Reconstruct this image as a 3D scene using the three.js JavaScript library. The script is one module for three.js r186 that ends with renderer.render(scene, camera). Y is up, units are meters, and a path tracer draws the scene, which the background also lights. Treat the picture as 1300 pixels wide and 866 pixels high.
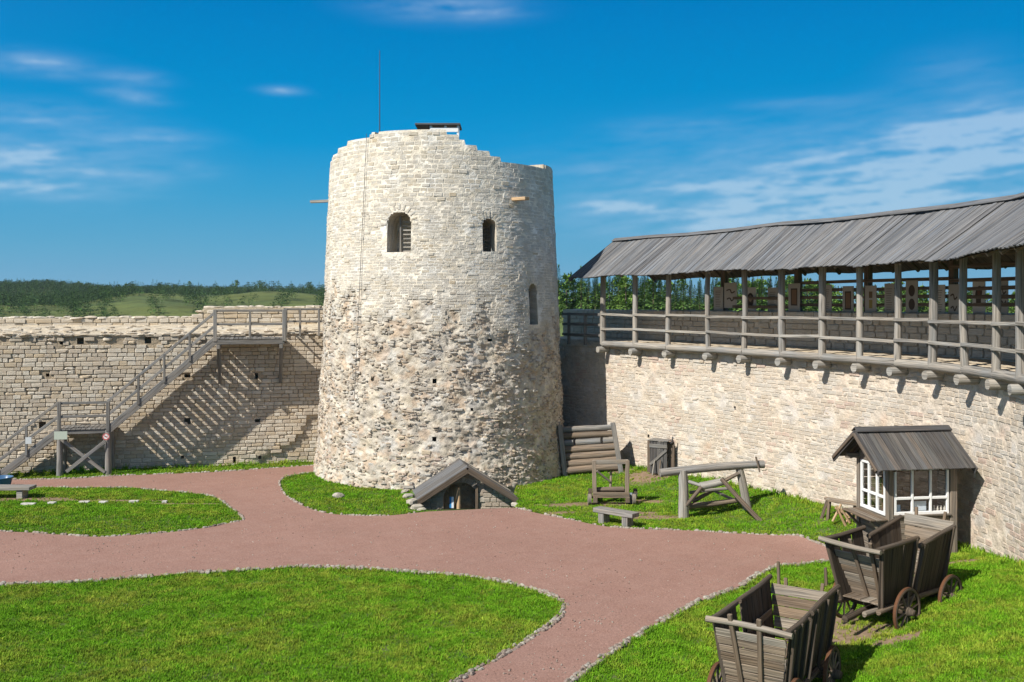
import * as THREE from 'three';
import { mergeGeometries, mergeVertices } from 'three/addons/utils/BufferGeometryUtils.js';
import { TessellateModifier } from 'three/addons/modifiers/TessellateModifier.js';
import { createNoise2D, createNoise3D } from 'simplex-noise';

// ------------------------------------------------------------------ camera, sky, sun, exposure
const F = 1264, CX = 650, HY = 385, EYE = 6.3;          // focal length in photo pixels, horizon row, eye height in metres
const scene = new THREE.Scene();
const camera = new THREE.PerspectiveCamera(2 * Math.atan(433 / F) * 180 / Math.PI, 1300 / 866, 0.1, 9000);
camera.position.set(0, EYE, 0);
camera.lookAt(0, EYE, -10);
camera.setViewOffset(1300, 866, 0, 433 - HY, 1300, 866);   // lens shifted down, verticals stay upright
const renderer = new THREE.WebGLRenderer({ antialias: true });
renderer.toneMapping = THREE.LinearToneMapping;
renderer.toneMappingExposure = 1.22;
renderer.shadowMap.enabled = true;

const SUN_EL = 42 * Math.PI / 180;
const SUN = new THREE.Vector3(-0.74 * Math.cos(SUN_EL), Math.sin(SUN_EL), 0.673 * Math.cos(SUN_EL)).normalize();
const sun = new THREE.DirectionalLight(new THREE.Color().setRGB(1.0, 0.95, 0.86), 5.0);
sun.position.copy(SUN).multiplyScalar(80).add(new THREE.Vector3(0, 0, -28));
sun.target.position.set(0, 0, -28);
sun.castShadow = true;
sun.shadow.mapSize.set(4096, 4096);
Object.assign(sun.shadow.camera, { left: -40, right: 40, top: 40, bottom: -40, near: 1, far: 200 });
scene.add(sun, sun.target);

// ------------------------------------------------------------------ random numbers and noise
const rng = (a) => () => { a = (a + 0x6d2b79f5) | 0; let t = Math.imul(a ^ (a >>> 15), 1 | a); t = (t + Math.imul(t ^ (t >>> 7), 61 | t)) ^ t; return ((t ^ (t >>> 14)) >>> 0) / 4294967296; };
const n2 = createNoise2D(rng(11)), n3 = createNoise3D(rng(12));
const clamp = THREE.MathUtils.clamp, lerp = THREE.MathUtils.lerp, sst = (x, a, b) => { const t = clamp((x - a) / (b - a), 0, 1); return t * t * (3 - 2 * t); };
const V = (x, y, z) => new THREE.Vector3(x, y, z);
const fbm2 = (x, y, o = 4) => { let s = 0, a = 0.5; for (let i = 0; i < o; i++) { s += a * n2(x, y); x *= 2.03; y *= 2.03; a *= 0.5; } return s; };
const fbm3 = (x, y, z, o = 3) => { let s = 0, a = 0.5; for (let i = 0; i < o; i++) { s += a * n3(x, y, z); x *= 2.03; y *= 2.03; z *= 2.03; a *= 0.5; } return s; };
const interp = (tab, x) => { if (x <= tab[0][0]) return tab[0][1]; for (let i = 1; i < tab.length; i++) if (x <= tab[i][0]) return lerp(tab[i - 1][1], tab[i][1], (x - tab[i - 1][0]) / (tab[i][0] - tab[i - 1][0])); return tab[tab.length - 1][1]; };

// ------------------------------------------------------------------ the sky: air and wispy clouds
{
  const W = 3072, H = 1536, data = new Float32Array(W * H * 4);
  const deg = Math.PI / 180;
  const dirOf = (px, py) => { const x = (px - CX) / F, y = (HY - py) / F, l = Math.hypot(x, y, 1); return [Math.atan2(x, 1), Math.asin(y / l)]; };
  // bands of cloud seen over the fortress: centre, half width, half height, strength
  const banks = [[562, 8, 78, 15, 1.25], [630, 18, 40, 8, .5], [45, 82, 58, 13, 1.15], [170, 100, 32, 9, 1.0], [180, 126, 28, 7, .95], [150, 116, 30, 6, .6], [45, 146, 95, 16, .8], [50, 208, 115, 36, 1.25], [20, 240, 95, 10, .8], [195, 176, 60, 12, .75], [357, 115, 24, 5, .9], [250, 216, 34, 9, .5], [190, 226, 30, 8, .45],
    [1110, 215, 330, 52, .95], [786, 262, 58, 10, 1.25], [905, 236, 80, 8, .95], [1250, 182, 190, 40, .95], [860, 162, 90, 11, .4], [1030, 268, 280, 34, .95], [1215, 92, 60, 26, .35], [1040, 130, 90, 7, .45], [1120, 262, 140, 10, .5], [770, 215, 70, 9, .4], [1290, 150, 90, 30, .6], [880, 290, 120, 16, .5]]
    .map(([px, py, rx, ry, s]) => { const [a, e] = dirOf(px, py); return [a, e, rx / F, ry / F, s]; });
  const grad = [[0, [.165, .34, .50]], [3, [.096, .322, .505]], [6, [.038, .29, .52]], [9, [.002, .25, .53]], [12, [.0, .215, .50]], [17, [.0, .166, .445]], [30, [.012, .10, .27]], [60, [.025, .066, .155]], [90, [.028, .058, .125]]];
  for (let j = 0; j < H; j++) {
    const el = ((j + .5) / H - .5) * Math.PI, elD = el / deg;
    const c = [0, 1, 2].map((k) => interp(grad.map(([e, v]) => [e, v[k]]), Math.max(elD, 0)));
    for (let i = 0; i < W; i++) {
      const round = ((i + .5) / W - .5) * 2 * Math.PI, ce = Math.cos(el), x = Math.cos(round) * ce, z = Math.sin(round) * ce, y = Math.sin(el), o = (j * W + i) * 4;
      let r = c[0], g = c[1], b = c[2];
      if (elD < -1) { data[o] = .1; data[o + 1] = .12; data[o + 2] = .07; data[o + 3] = 1; continue; }
      const cosS = x * SUN.x + y * SUN.y + z * SUN.z;
      // light scattered forward by the air around the sun
      const gg = .55, mie = (1 - gg * gg) / Math.pow(1 + gg * gg - 2 * gg * cosS, 1.5), k = .065 * Math.max(0, mie - .42);
      r += k * 1.0; g += k * .93; b += k * .82;
      const az = Math.atan2(x, -z);
      let dens = 0;
      const near = Math.abs(az) < .7 && elD < 24;
      if (near) {
        for (const [a, e, rx, ry, s] of banks) { const u = (az - a) / rx, v = (el - e) / ry, q = u * u + v * v; if (q < 5) dens += s * Math.exp(-q * 1.1); }
      }
      if (elD > 0) {
        // thin cirrus over the whole dome, on a flat layer so it stretches toward the horizon
        const q = 1 / (y + .12), sx = x * q, sz = z * q;
        const gen = fbm2(sx * .9 + 4, sz * .55 - 2, 3);
        if (gen > .02 && !near) dens += (gen - .02) * 1.4;
        if (dens > .01) {
          const st = fbm2(az * 7 + el * 9, el * 62 - az * 5, 4) * .75 + fbm2(az * 22 + 3, el * 150 - az * 14, 3) * .5 + fbm2(az * 4, el * 16, 2) * .45;
          dens = clamp(dens * (.78 + st * .85), 0, 1.3);
          const a = clamp(dens * .36, 0, .52);
          const hot = clamp(dens - .75, 0, 1), cr = .33 + hot * .38, cg = .48 + hot * .3, cb = .67 + hot * .15;
          r = lerp(r, cr, a); g = lerp(g, cg, a); b = lerp(b, cb, a);
        }
      }
      data[o] = r; data[o + 1] = g; data[o + 2] = b; data[o + 3] = 1;
    }
  }
  const sky = new THREE.DataTexture(data, W, H, THREE.RGBAFormat, THREE.FloatType);
  sky.mapping = THREE.EquirectangularReflectionMapping;
  sky.magFilter = THREE.LinearFilter; sky.needsUpdate = true;
  scene.background = sky; scene.environment = sky;
}

// ------------------------------------------------------------------ textures
function pgrid(seed, n) { const r = rng(seed), a = new Float32Array(n * n); for (let i = 0; i < a.length; i++) a[i] = r(); return a; }
const GN = 256, GRID = pgrid(5, GN);
function vn(x, y, px, py) {     // value noise that repeats after px, py cells
  const x0 = Math.floor(x), y0 = Math.floor(y), fx = x - x0, fy = y - y0, s = fx * fx * (3 - 2 * fx), t = fy * fy * (3 - 2 * fy);
  const g = (a, b) => GRID[((((b % py) + py) % py) * 37 % GN) * GN + ((((a % px) + px) % px) * 53 + 17 * (((b % py) + py) % py)) % GN];
  return lerp(lerp(g(x0, y0), g(x0 + 1, y0), s), lerp(g(x0, y0 + 1), g(x0 + 1, y0 + 1), s), t);
}
const pf = (u, v, fx, fy, o = 4) => { let s = 0, a = .5, t = 0; for (let i = 0; i < o; i++) { s += a * vn(u * fx, v * fy, fx, fy); t += a; fx *= 2; fy *= 2; a *= .55; } return s / t; };
function tex(N, fn, srgb = true) {   // fn(u, v) -> [r, g, b] linear 0..1 or a number
  const d = new Uint8Array(N * N * 4), enc = (x) => { x = clamp(x, 0, 1); return Math.round(255 * (srgb ? (x <= .0031308 ? x * 12.92 : 1.055 * Math.pow(x, 1 / 2.4) - .055) : x)); };
  for (let j = 0; j < N; j++) for (let i = 0; i < N; i++) { let c = fn((i + .5) / N, (j + .5) / N); if (typeof c === 'number') c = [c, c, c]; const o = (j * N + i) * 4; d[o] = enc(c[0]); d[o + 1] = enc(c[1]); d[o + 2] = enc(c[2]); d[o + 3] = 255; }
  const t = new THREE.DataTexture(d, N, N); t.wrapS = t.wrapT = THREE.RepeatWrapping; t.magFilter = THREE.LinearFilter; t.minFilter = THREE.LinearMipmapLinearFilter; t.generateMipmaps = true; if (srgb) t.colorSpace = THREE.SRGBColorSpace; t.needsUpdate = true; return t;
}
const grain = (u, v) => { const w = v + .015 * pf(u, v, 4, 8, 2); const a = pf(u, w, 5, 96, 3), b = pf(u, w, 2, 24, 2), crack = Math.pow(pf(u + .3, w, 3, 64, 2), 5) * 6; return [a, b, crack]; };
const woodMap = tex(512, (u, v) => { const [a, b, c] = grain(u, v), m = pf(u, v, 3, 5, 3); const k = clamp(.66 + .6 * (a - .5) + .4 * (b - .5) - .3 * clamp(c - .2, 0, 1) + .2 * (m - .5), .1, 1); return [k * (1.0 + .22 * (m - .5)), k, k * (1.0 - .26 * (m - .5))]; });
const woodBump = tex(512, (u, v) => { const [a, b, c] = grain(u, v); return clamp(.5 + .6 * (a - .5) + .3 * (b - .5) - .4 * c, 0, 1); }, false);
const stoneMap = tex(512, (u, v) => { const a = pf(u, v, 6, 6, 5), b = pf(u + .5, v, 24, 24, 3), c = pf(u, v + .3, 3, 3, 3); const k = clamp(.82 + .55 * (a - .5) + .32 * (b - .5), .2, 1); return [k * (1 + .16 * (c - .5)), k, k * (1 - .22 * (c - .5))]; });
const stoneBump = tex(512, (u, v) => clamp(pf(u, v, 8, 8, 6) * .75 + .25 * pf(u, v + .2, 40, 40, 2), 0, 1), false);
const mortarMap = tex(512, (u, v) => { const a = pf(u, v, 5, 5, 5), b = pf(u, v, 60, 60, 2), c = pf(u + .7, v, 3, 3, 2); const k = clamp(.8 + .6 * (a - .5) + .35 * (b - .5), .1, 1); return [k * (1 + .18 * (c - .5)), k, k * (1 - .3 * (c - .5))]; });
const gravelMap = tex(1024, (u, v) => { const a = pf(u, v, 200, 200, 2), b = pf(u, v, 12, 12, 4), c = pf(u + .2, v + .6, 128, 128, 1), d = pf(u, v, 4, 4, 3); const k = .78 + .5 * (a - .5) + .1 * (b - .5) + (c > .84 ? .25 : 0) + .05 * (d - .5); return [k, k * (1 + .06 * (b - .5) + (c > .84 ? .05 : 0)), k * (1 + .1 * (b - .5) + (c > .84 ? .07 : 0))]; });
const gravelBump = tex(512, (u, v) => pf(u, v, 100, 100, 2), false);
const rgb = (r, g, b) => new THREE.Color().setRGB(r, g, b);
const wood = (r, g, b, o = {}) => new THREE.MeshPhysicalMaterial({ specularIntensity: .35, color: rgb(r, g, b), map: woodMap, bumpMap: woodBump, bumpScale: .006, roughness: .85, ...o });
const M = {
  roof: [wood(0.264, 0.267, 0.277), wood(0.297, 0.300, 0.310), wood(0.231, 0.234, 0.244), wood(0.277, 0.271, 0.271), wood(0.178, 0.178, 0.185)],
  grey: [wood(0.482, 0.447, 0.400), wood(0.421, 0.391, 0.353), wood(0.533, 0.499, 0.447)],
  stair: [wood(0.342, 0.323, 0.299), wood(0.294, 0.280, 0.261), wood(0.389, 0.366, 0.337)],
  brown: [wood(.27, .21, .16), wood(.22, .17, .13), wood(.32, .25, .19)],
  cart: [wood(0.324, 0.248, 0.180), wood(0.369, 0.293, 0.221), wood(0.261, 0.198, 0.144), wood(0.423, 0.365, 0.297)],
  cartDark: [wood(.13, .10, .075), wood(.16, .125, .095), wood(.105, .083, .063)],
  kiosk: [wood(.36, .30, .24), wood(.33, .275, .22)],
  kioskRoof: [wood(0.158, 0.151, 0.144), wood(0.194, 0.184, 0.176), wood(0.130, 0.122, 0.119), wood(0.223, 0.194, 0.173)],
  pine: wood(.72, .50, .30),
  stone: new THREE.MeshPhysicalMaterial({ specularIntensity: .35, vertexColors: true, map: stoneMap, bumpMap: stoneBump, bumpScale: .02, roughness: .95 }),
  mortar: new THREE.MeshPhysicalMaterial({ specularIntensity: .35, vertexColors: true, map: mortarMap, bumpMap: stoneBump, bumpScale: .045, roughness: 1 }),
  path: new THREE.MeshPhysicalMaterial({ specularIntensity: .35, vertexColors: true, map: gravelMap, bumpMap: gravelBump, bumpScale: .006, roughness: .95 }),
  white: new THREE.MeshPhysicalMaterial({ specularIntensity: .35, color: rgb(.80, .80, .79), roughness: .45 }),
  metal: new THREE.MeshPhysicalMaterial({ specularIntensity: .35, color: rgb(.10, .10, .11), roughness: .5, metalness: .7 }),
  rust: new THREE.MeshPhysicalMaterial({ specularIntensity: .35, color: rgb(.16, .075, .04), map: stoneMap, roughness: .85, metalness: .2 }),
  glass: new THREE.MeshPhysicalMaterial({ color: rgb(1, 1, 1), transmission: 1, roughness: .02, thickness: 0, ior: 1.5 }),
};
const pick = (arr, r) => arr[Math.floor(r() * arr.length) % arr.length];

// ------------------------------------------------------------------ scene helpers
const taken = {}, baseOf = new Map();
const numbered = (n) => { const k = taken[n] = (taken[n] ?? -1) + 1; return k ? n + '_' + String(k).padStart(3, '0') : n; };
function thing(name, label, category, base = V(0, 0, 0), turn = 0, group) {
  const o = new THREE.Group(); o.name = numbered(name); o.position.copy(base); o.rotation.y = turn;
  o.userData = { label, category }; if (group) o.userData.group = group;
  baseOf.set(o, base); scene.add(o); return o;
}
function part(name, geo, mat, parent, local = false) {     // geometry in world metres unless local
  let root = parent; while (root.parent && root.parent !== scene) root = root.parent;
  if (!local) { const b = baseOf.get(root); if (b) geo.translate(-b.x, -b.y, -b.z); }
  const m = new THREE.Mesh(geo, mat); m.name = name; m.castShadow = m.receiveShadow = true; parent.add(m); return m;
}
function structure(name, geo, mat) { const m = new THREE.Mesh(geo, mat); m.name = numbered(name); m.userData.kind = 'structure'; m.castShadow = m.receiveShadow = true; scene.add(m); return m; }
function single(name, label, category, geo, mat, group) { geo.computeBoundingBox(); const c = geo.boundingBox, b = V((c.min.x + c.max.x) / 2, c.min.y, (c.min.z + c.max.z) / 2); geo.translate(-b.x, -b.y, -b.z); const m = new THREE.Mesh(geo, mat); m.position.copy(b); m.name = numbered(name); m.userData = { label, category }; if (group) m.userData.group = group; m.castShadow = m.receiveShadow = true; scene.add(m); return m; }

// box with chamfered edges; grain runs along its longest side; corners may be jittered
function cbox(lx, ly, lz, c = .01, jit = 0, r = Math.random) {
  const h = [lx / 2, ly / 2, lz / 2], cc = Array.isArray(c) ? c : [Math.min(c, lx * .3), Math.min(c, ly * .3), Math.min(c, lz * .3)];
  const vert = {}, S = [-1, 1];
  for (const sx of S) for (const sy of S) for (const sz of S) {
    const j = [jit ? (r() - .5) * 2 * jit : 0, jit ? (r() - .5) * 2 * jit : 0, jit ? (r() - .5) * 2 * jit : 0], s = [sx, sy, sz];
    for (let a = 0; a < 3; a++) vert[[sx, sy, sz, a]] = [0, 1, 2].map((k) => s[k] * (h[k] - (k === a ? 0 : cc[k])) + j[k]);
  }
  const tri = [], quad = (a, b, cq, d) => tri.push([a, b, cq], [a, cq, d]);
  const v = (s, a) => vert[[...s, a]];
  for (let a = 0; a < 3; a++) { const b = (a + 1) % 3, cI = (a + 2) % 3; for (const s of S) { const q = [[-1, -1], [1, -1], [1, 1], [-1, 1]].map(([p, w]) => { const t = [0, 0, 0]; t[a] = s; t[b] = p; t[cI] = w; return v(t, a); }); s > 0 ? quad(...q) : quad(...q.reverse()); } }
  for (let a = 0; a < 3; a++) { const b = (a + 1) % 3, cI = (a + 2) % 3; for (const sb of S) for (const sc of S) { const t0 = [0, 0, 0], t1 = [0, 0, 0]; t0[a] = -1; t1[a] = 1; t0[b] = t1[b] = sb; t0[cI] = t1[cI] = sc; const q = [v(t0, b), v(t1, b), v(t1, cI), v(t0, cI)]; sb * sc < 0 ? quad(...q) : quad(...q.reverse()); } }
  for (const sx of S) for (const sy of S) for (const sz of S) { const q = [0, 1, 2].map((a) => v([sx, sy, sz], a)); tri.push(sx * sy * sz > 0 ? q : q.reverse()); }
  return fromTris(tri, [lx, ly, lz], r);
}
function fromTris(tri, dims, r) {
  const P = new Float32Array(tri.length * 9), U = new Float32Array(tri.length * 6), N = new Float32Array(tri.length * 9);
  const long = dims ? (dims[0] >= dims[1] && dims[0] >= dims[2] ? 0 : dims[1] >= dims[2] ? 1 : 2) : 0, ou = dims ? r() * 3 : 0, ov = dims ? r() * 3 : 0;
  const e1 = V(0, 0, 0), e2 = V(0, 0, 0), A = V(0, 0, 0), B = V(0, 0, 0), C = V(0, 0, 0);
  tri.forEach((t, i) => {
    A.set(...t[0]); B.set(...t[1]); C.set(...t[2]); e1.subVectors(B, A); e2.subVectors(C, A); e1.cross(e2).normalize();
    const n = [Math.abs(e1.x), Math.abs(e1.y), Math.abs(e1.z)]; let ax = n[0] > n[1] && n[0] > n[2] ? 0 : n[1] > n[2] ? 1 : 2;
    const others = [0, 1, 2].filter((k) => k !== ax); let ua = others[0], va = others[1];
    if (others.includes(long)) { ua = long; va = others.find((k) => k !== long); }
    t.forEach((p, k) => { P.set(p, i * 9 + k * 3); N.set([e1.x, e1.y, e1.z], i * 9 + k * 3); U[i * 6 + k * 2] = p[ua] * .5 + ou; U[i * 6 + k * 2 + 1] = p[va] * 1.6 + ov + ax * .37; });
  });
  const g = new THREE.BufferGeometry(); g.setAttribute('position', new THREE.BufferAttribute(P, 3)); g.setAttribute('normal', new THREE.BufferAttribute(N, 3)); g.setAttribute('uv', new THREE.BufferAttribute(U, 2)); return g;
}
const wr = rng(77);
function basisMat(o, x, y, z) { return new THREE.Matrix4().makeBasis(x, y, z).setPosition(o); }
// a squared timber from a to b: w across (along side), h along up
function beam(a, b, w, h, up = V(0, 1, 0), c = .008, jit = .003) {
  const d = b.clone().sub(a), L = d.length(); d.normalize(); const s = V(0, 0, 0).crossVectors(d, up).normalize(), u = V(0, 0, 0).crossVectors(s, d).normalize();
  return cbox(L, h, w, c, jit, wr).applyMatrix4(basisMat(a.clone().add(b).multiplyScalar(.5), d, u, s));
}
// a round timber from a to b, radius r0 to r1, a little bent and uneven
function log(a, b, r0, r1 = r0, seg = 6, rad = 10, bend = .02) {
  const d = b.clone().sub(a), L = d.length(); d.normalize(); const up = Math.abs(d.y) > .9 ? V(1, 0, 0) : V(0, 1, 0), s = V(0, 0, 0).crossVectors(d, up).normalize(), u = V(0, 0, 0).crossVectors(s, d).normalize();
  const pos = [], nor = [], uv = [], idx = [], o = wr() * 50, ou = wr() * 4, ba = wr() * 6.28, bm = bend * L;
  for (let i = 0; i <= seg; i++) { const t = i / seg, c = a.clone().lerp(b, t), k = Math.sin(t * Math.PI) * bm; c.addScaledVector(s, Math.cos(ba) * k).addScaledVector(u, Math.sin(ba) * k);
    for (let j = 0; j <= rad; j++) { const an = j / rad * Math.PI * 2, rr = lerp(r0, r1, t) * (1 + .09 * n3(Math.cos(an) + o, Math.sin(an), t * L * 1.3)), n = s.clone().multiplyScalar(Math.cos(an)).addScaledVector(u, Math.sin(an)); const p = c.clone().addScaledVector(n, rr); pos.push(p.x, p.y, p.z); nor.push(n.x, n.y, n.z); uv.push(t * L * .5 + ou, an * r0 * 1.6 + o); } }
  for (let i = 0; i < seg; i++) for (let j = 0; j < rad; j++) { const p = i * (rad + 1) + j, q = p + rad + 1; idx.push(p, q, p + 1, q, q + 1, p + 1); }
  for (const [i, sg] of [[0, -1], [seg, 1]]) { const st = pos.length / 3, c = sg < 0 ? a : b; for (let j = 0; j <= rad; j++) { const p = (i * (rad + 1) + j) * 3; pos.push(pos[p], pos[p + 1], pos[p + 2]); nor.push(d.x * sg, d.y * sg, d.z * sg); uv.push(ou + Math.cos(j / rad * 6.28) * r0 * .3, o + Math.sin(j / rad * 6.28) * r0); } pos.push(c.x, c.y, c.z); nor.push(d.x * sg, d.y * sg, d.z * sg); uv.push(ou, o); const ce = pos.length / 3 - 1; for (let j = 0; j < rad; j++) sg < 0 ? idx.push(ce, st + j, st + j + 1) : idx.push(ce, st + j + 1, st + j); }
  const g = new THREE.BufferGeometry(); g.setAttribute('position', new THREE.Float32BufferAttribute(pos, 3)); g.setAttribute('normal', new THREE.Float32BufferAttribute(nor, 3)); g.setAttribute('uv', new THREE.Float32BufferAttribute(uv, 2)); g.setIndex(idx); return g;
}
// a grid surface: fn(i, j) -> {p, c?, uv}, with cells left out where skip says so
function grid(nu, nv, fn, skip) {
  const pos = [], col = [], uv = [], idx = []; let hasC = false;
  for (let j = 0; j <= nv; j++) for (let i = 0; i <= nu; i++) { const q = fn(i, j); pos.push(q.p.x, q.p.y, q.p.z); uv.push(q.uv[0], q.uv[1]); if (q.c) { hasC = true; col.push(...q.c); } }
  for (let j = 0; j < nv; j++) for (let i = 0; i < nu; i++) { if (skip && skip(i, j)) continue; const a = j * (nu + 1) + i, b = a + nu + 1; idx.push(a, a + 1, b, b, a + 1, b + 1); }
  const g = new THREE.BufferGeometry(); g.setAttribute('position', new THREE.Float32BufferAttribute(pos, 3)); g.setAttribute('uv', new THREE.Float32BufferAttribute(uv, 2)); if (hasC) g.setAttribute('color', new THREE.Float32BufferAttribute(col, 3)); g.setIndex(idx); g.computeVertexNormals(); return g;
}
const tint = (g, r, gg, b) => { const n = g.attributes.position.count, c = new Float32Array(n * 3); for (let i = 0; i < n; i++) { c[i * 3] = r; c[i * 3 + 1] = gg; c[i * 3 + 2] = b; } g.setAttribute('color', new THREE.BufferAttribute(c, 3)); return g; };
// a hole in masonry: five inner faces of a box, opening toward n
function niche(o, t, u, n, w, h, depth, c, arch = 0, z0 = .03) {
  const out = [], half = [[-w / 2, -h / 2], [w / 2, -h / 2]];
  if (arch) for (let k = 0; k <= 8; k++) { const a = k / 8 * Math.PI; half.push([Math.cos(a) * w / 2, h / 2 - arch + Math.sin(a) * arch]); } else half.push([w / 2, h / 2], [-w / 2, h / 2]);
  const P = ([x, y], z) => { const p = o.clone().addScaledVector(t, x).addScaledVector(u, y).addScaledVector(n, -z); return [p.x, p.y, p.z]; };
  const N = half.length;
  for (let i = 0; i < N; i++) { const a = half[i], b = half[(i + 1) % N]; out.push([P(a, z0), P(b, depth), P(b, z0)], [P(a, z0), P(a, depth), P(b, depth)]); if (i > 0 && i < N - 1) out.push([P(half[0], depth), P(b, depth), P(a, depth)]); }
  return tint(fromTris(out), ...c);
}
// pixel of the photo -> point
const at = (px, py, d) => V((px - CX) / F * d, EYE + (HY - py) / F * d, -d);
const hit = (px, py, p0, n) => { const dir = V((px - CX) / F, (HY - py) / F, -1), e = V(0, EYE, 0), t = p0.clone().sub(e).dot(n) / dir.dot(n); return e.addScaledVector(dir, t); };
const proj = (p) => [CX + F * p.x / -p.z, HY - F * (p.y - EYE) / -p.z, -p.z];

// ------------------------------------------------------------------ masonry
const stoneVar = []; { const r = rng(31); for (let k = 0; k < 14; k++) stoneVar.push(cbox(1, 1, 1, [.03 + .04 * r(), .06 + .08 * r(), .1], .035, r)); }
const rubbleVar = []; { const r = rng(32); for (let k = 0; k < 14; k++) rubbleVar.push(cbox(1, 1, 1, [.16 + .14 * r(), .18 + .14 * r(), .25], .11, r)); }
const stoneCache = new Map();
function stoneGeo(kind, k, tone, c) { const key = kind + k + ':' + tone; if (!stoneCache.has(key)) stoneCache.set(key, tint((kind === 'r' ? rubbleVar : stoneVar)[k].clone(), ...c)); return stoneCache.get(key); }
// list: [{m: Matrix4 in world, kind, k, c: tone index, p: centre, area, n}]; the largest in view become parts, the rest one joined part
function layStones(list, tones, key, parent, most = 300) {
  const b = baseOf.get(parent);
  for (const s of list) { const [px, py, d] = proj(s.p); s.score = (px > 5 && px < 1295 && py > 0 && py < 860 && s.n.dot(V(0, EYE, 0).sub(s.p)) > 0 && !s.hidden) ? s.area / (d * d) * Math.abs(s.n.dot(V(0, EYE, 0).sub(s.p).normalize())) : 0; }
  list.sort((x, y) => y.score - x.score);
  const sh = new THREE.Matrix4().makeTranslation(-b.x, -b.y, -b.z);
  list.slice(0, most).forEach((s) => { const m = new THREE.Mesh(stoneGeo(s.kind, s.k, key + s.c, tones[s.c]), M.stone); m.name = 'stone'; m.castShadow = m.receiveShadow = true; m.applyMatrix4(sh.clone().multiply(s.m)); parent.add(m); });
  const rest = list.slice(most); let n = 0; for (const s of rest) n += (s.kind === 'r' ? rubbleVar : stoneVar)[s.k].attributes.position.count;
  const P = new Float32Array(n * 3), N = new Float32Array(n * 3), U = new Float32Array(n * 2), C = new Float32Array(n * 3); let o = 0; const v = V(0, 0, 0), nm = new THREE.Matrix3();
  for (const s of rest) { const g = stoneGeo(s.kind, s.k, key + s.c, tones[s.c]), gp = g.attributes.position, gn = g.attributes.normal, gu = g.attributes.uv, gc = g.attributes.color; nm.getNormalMatrix(s.m); const du = (s.p.x * 3.7 + s.p.y * 9.1) % 1;
    for (let i = 0; i < gp.count; i++, o++) { v.fromBufferAttribute(gp, i).applyMatrix4(s.m); P[o * 3] = v.x - b.x; P[o * 3 + 1] = v.y - b.y; P[o * 3 + 2] = v.z - b.z; v.fromBufferAttribute(gn, i).applyMatrix3(nm).normalize(); N[o * 3] = v.x; N[o * 3 + 1] = v.y; N[o * 3 + 2] = v.z; U[o * 2] = gu.getX(i) + du; U[o * 2 + 1] = gu.getY(i) + du * 3; C[o * 3] = gc.getX(i); C[o * 3 + 1] = gc.getY(i); C[o * 3 + 2] = gc.getZ(i); } }
  const g = new THREE.BufferGeometry(); g.setAttribute('position', new THREE.BufferAttribute(P, 3)); g.setAttribute('normal', new THREE.BufferAttribute(N, 3)); g.setAttribute('uv', new THREE.BufferAttribute(U, 2)); g.setAttribute('color', new THREE.BufferAttribute(C, 3));
  const m = part('masonry', g, M.stone, parent, true); m.userData.kind = 'stuff';
}
function stoneMatrix(p, t, u, n, w, h, d, roll = 0, yaw = 0, pitch = 0) {
  const q = new THREE.Matrix4().makeRotationFromEuler(new THREE.Euler(pitch, yaw, roll));
  return basisMat(p, t, u, n).multiply(q).multiply(new THREE.Matrix4().makeScale(w, h, d));
}

// ------------------------------------------------------------------ plan: the curved wall, the straight wall, the lie of the land
const FLOOR = EYE - 1.43;                                   // walkway of the curved wall
const POSTS = [[765, 37.6], [806, 36.0], [847.5, 34.4], [899, 32.9], [943.6, 31.3], [993, 29.85], [1043, 28.35], [1091, 26.95], [1137.7, 25.55], [1182.6, 24.2], [1224, 22.85], [1263, 21.45], [1296, 20.1]]
  .map(([px, d]) => V((px - CX) / F * d, 0, -d));
POSTS.push(V(10.0, 0, -18.55), V(9.7, 0, -17.0), V(9.35, 0, -15.4));
const lead = [V(.3, 0, -42.6), V(1.5, 0, -40.7)];
const CURVE = new THREE.CatmullRomCurve3([...lead, ...POSTS, V(8.9, 0, -13.7), V(8.35, 0, -11.9), V(7.7, 0, -10.2)], false, 'centripetal');
CURVE.arcLengthDivisions = 800;
const CL = CURVE.getLength();
const CP = []; for (let i = 0; i <= 800; i++) { const t = i / 800, p = CURVE.getPointAt(t), g = CURVE.getTangentAt(t); CP.push({ p, t: g, n: V(-g.z, 0, g.x).normalize() }); }
for (const c of CP) if (c.n.x < 0) c.n.negate();            // outward, away from the courtyard
const along = (s) => { const f = clamp(s / CL, 0, 1) * 800, i = Math.min(799, Math.floor(f)), k = f - i, a = CP[i], b = CP[i + 1]; return { p: a.p.clone().lerp(b.p, k), t: a.t.clone().lerp(b.t, k).normalize(), n: a.n.clone().lerp(b.n, k).normalize() }; };
const cur = (s, off, y) => { const c = along(s); return V(c.p.x + c.n.x * off, y, c.p.z + c.n.z * off); };
const sOf = (p) => { let bi = 0, bd = 1e9; CP.forEach((c, i) => { const d = (c.p.x - p.x) ** 2 + (c.p.z - p.z) ** 2; if (d < bd) { bd = d; bi = i; } }); return bi / 800 * CL; };
const POST_S = POSTS.map(sOf);
const sAtPx = (px, off) => { let best = 0, bd = 1e9; for (let i = 0; i <= 800; i++) { const c = CP[i], x = c.p.x + c.n.x * off, z = c.p.z + c.n.z * off, e = Math.abs(CX + F * x / -z - px); if (z < -12 && e < bd) { bd = e; best = i; } } return best / 800 * CL; };
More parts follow.
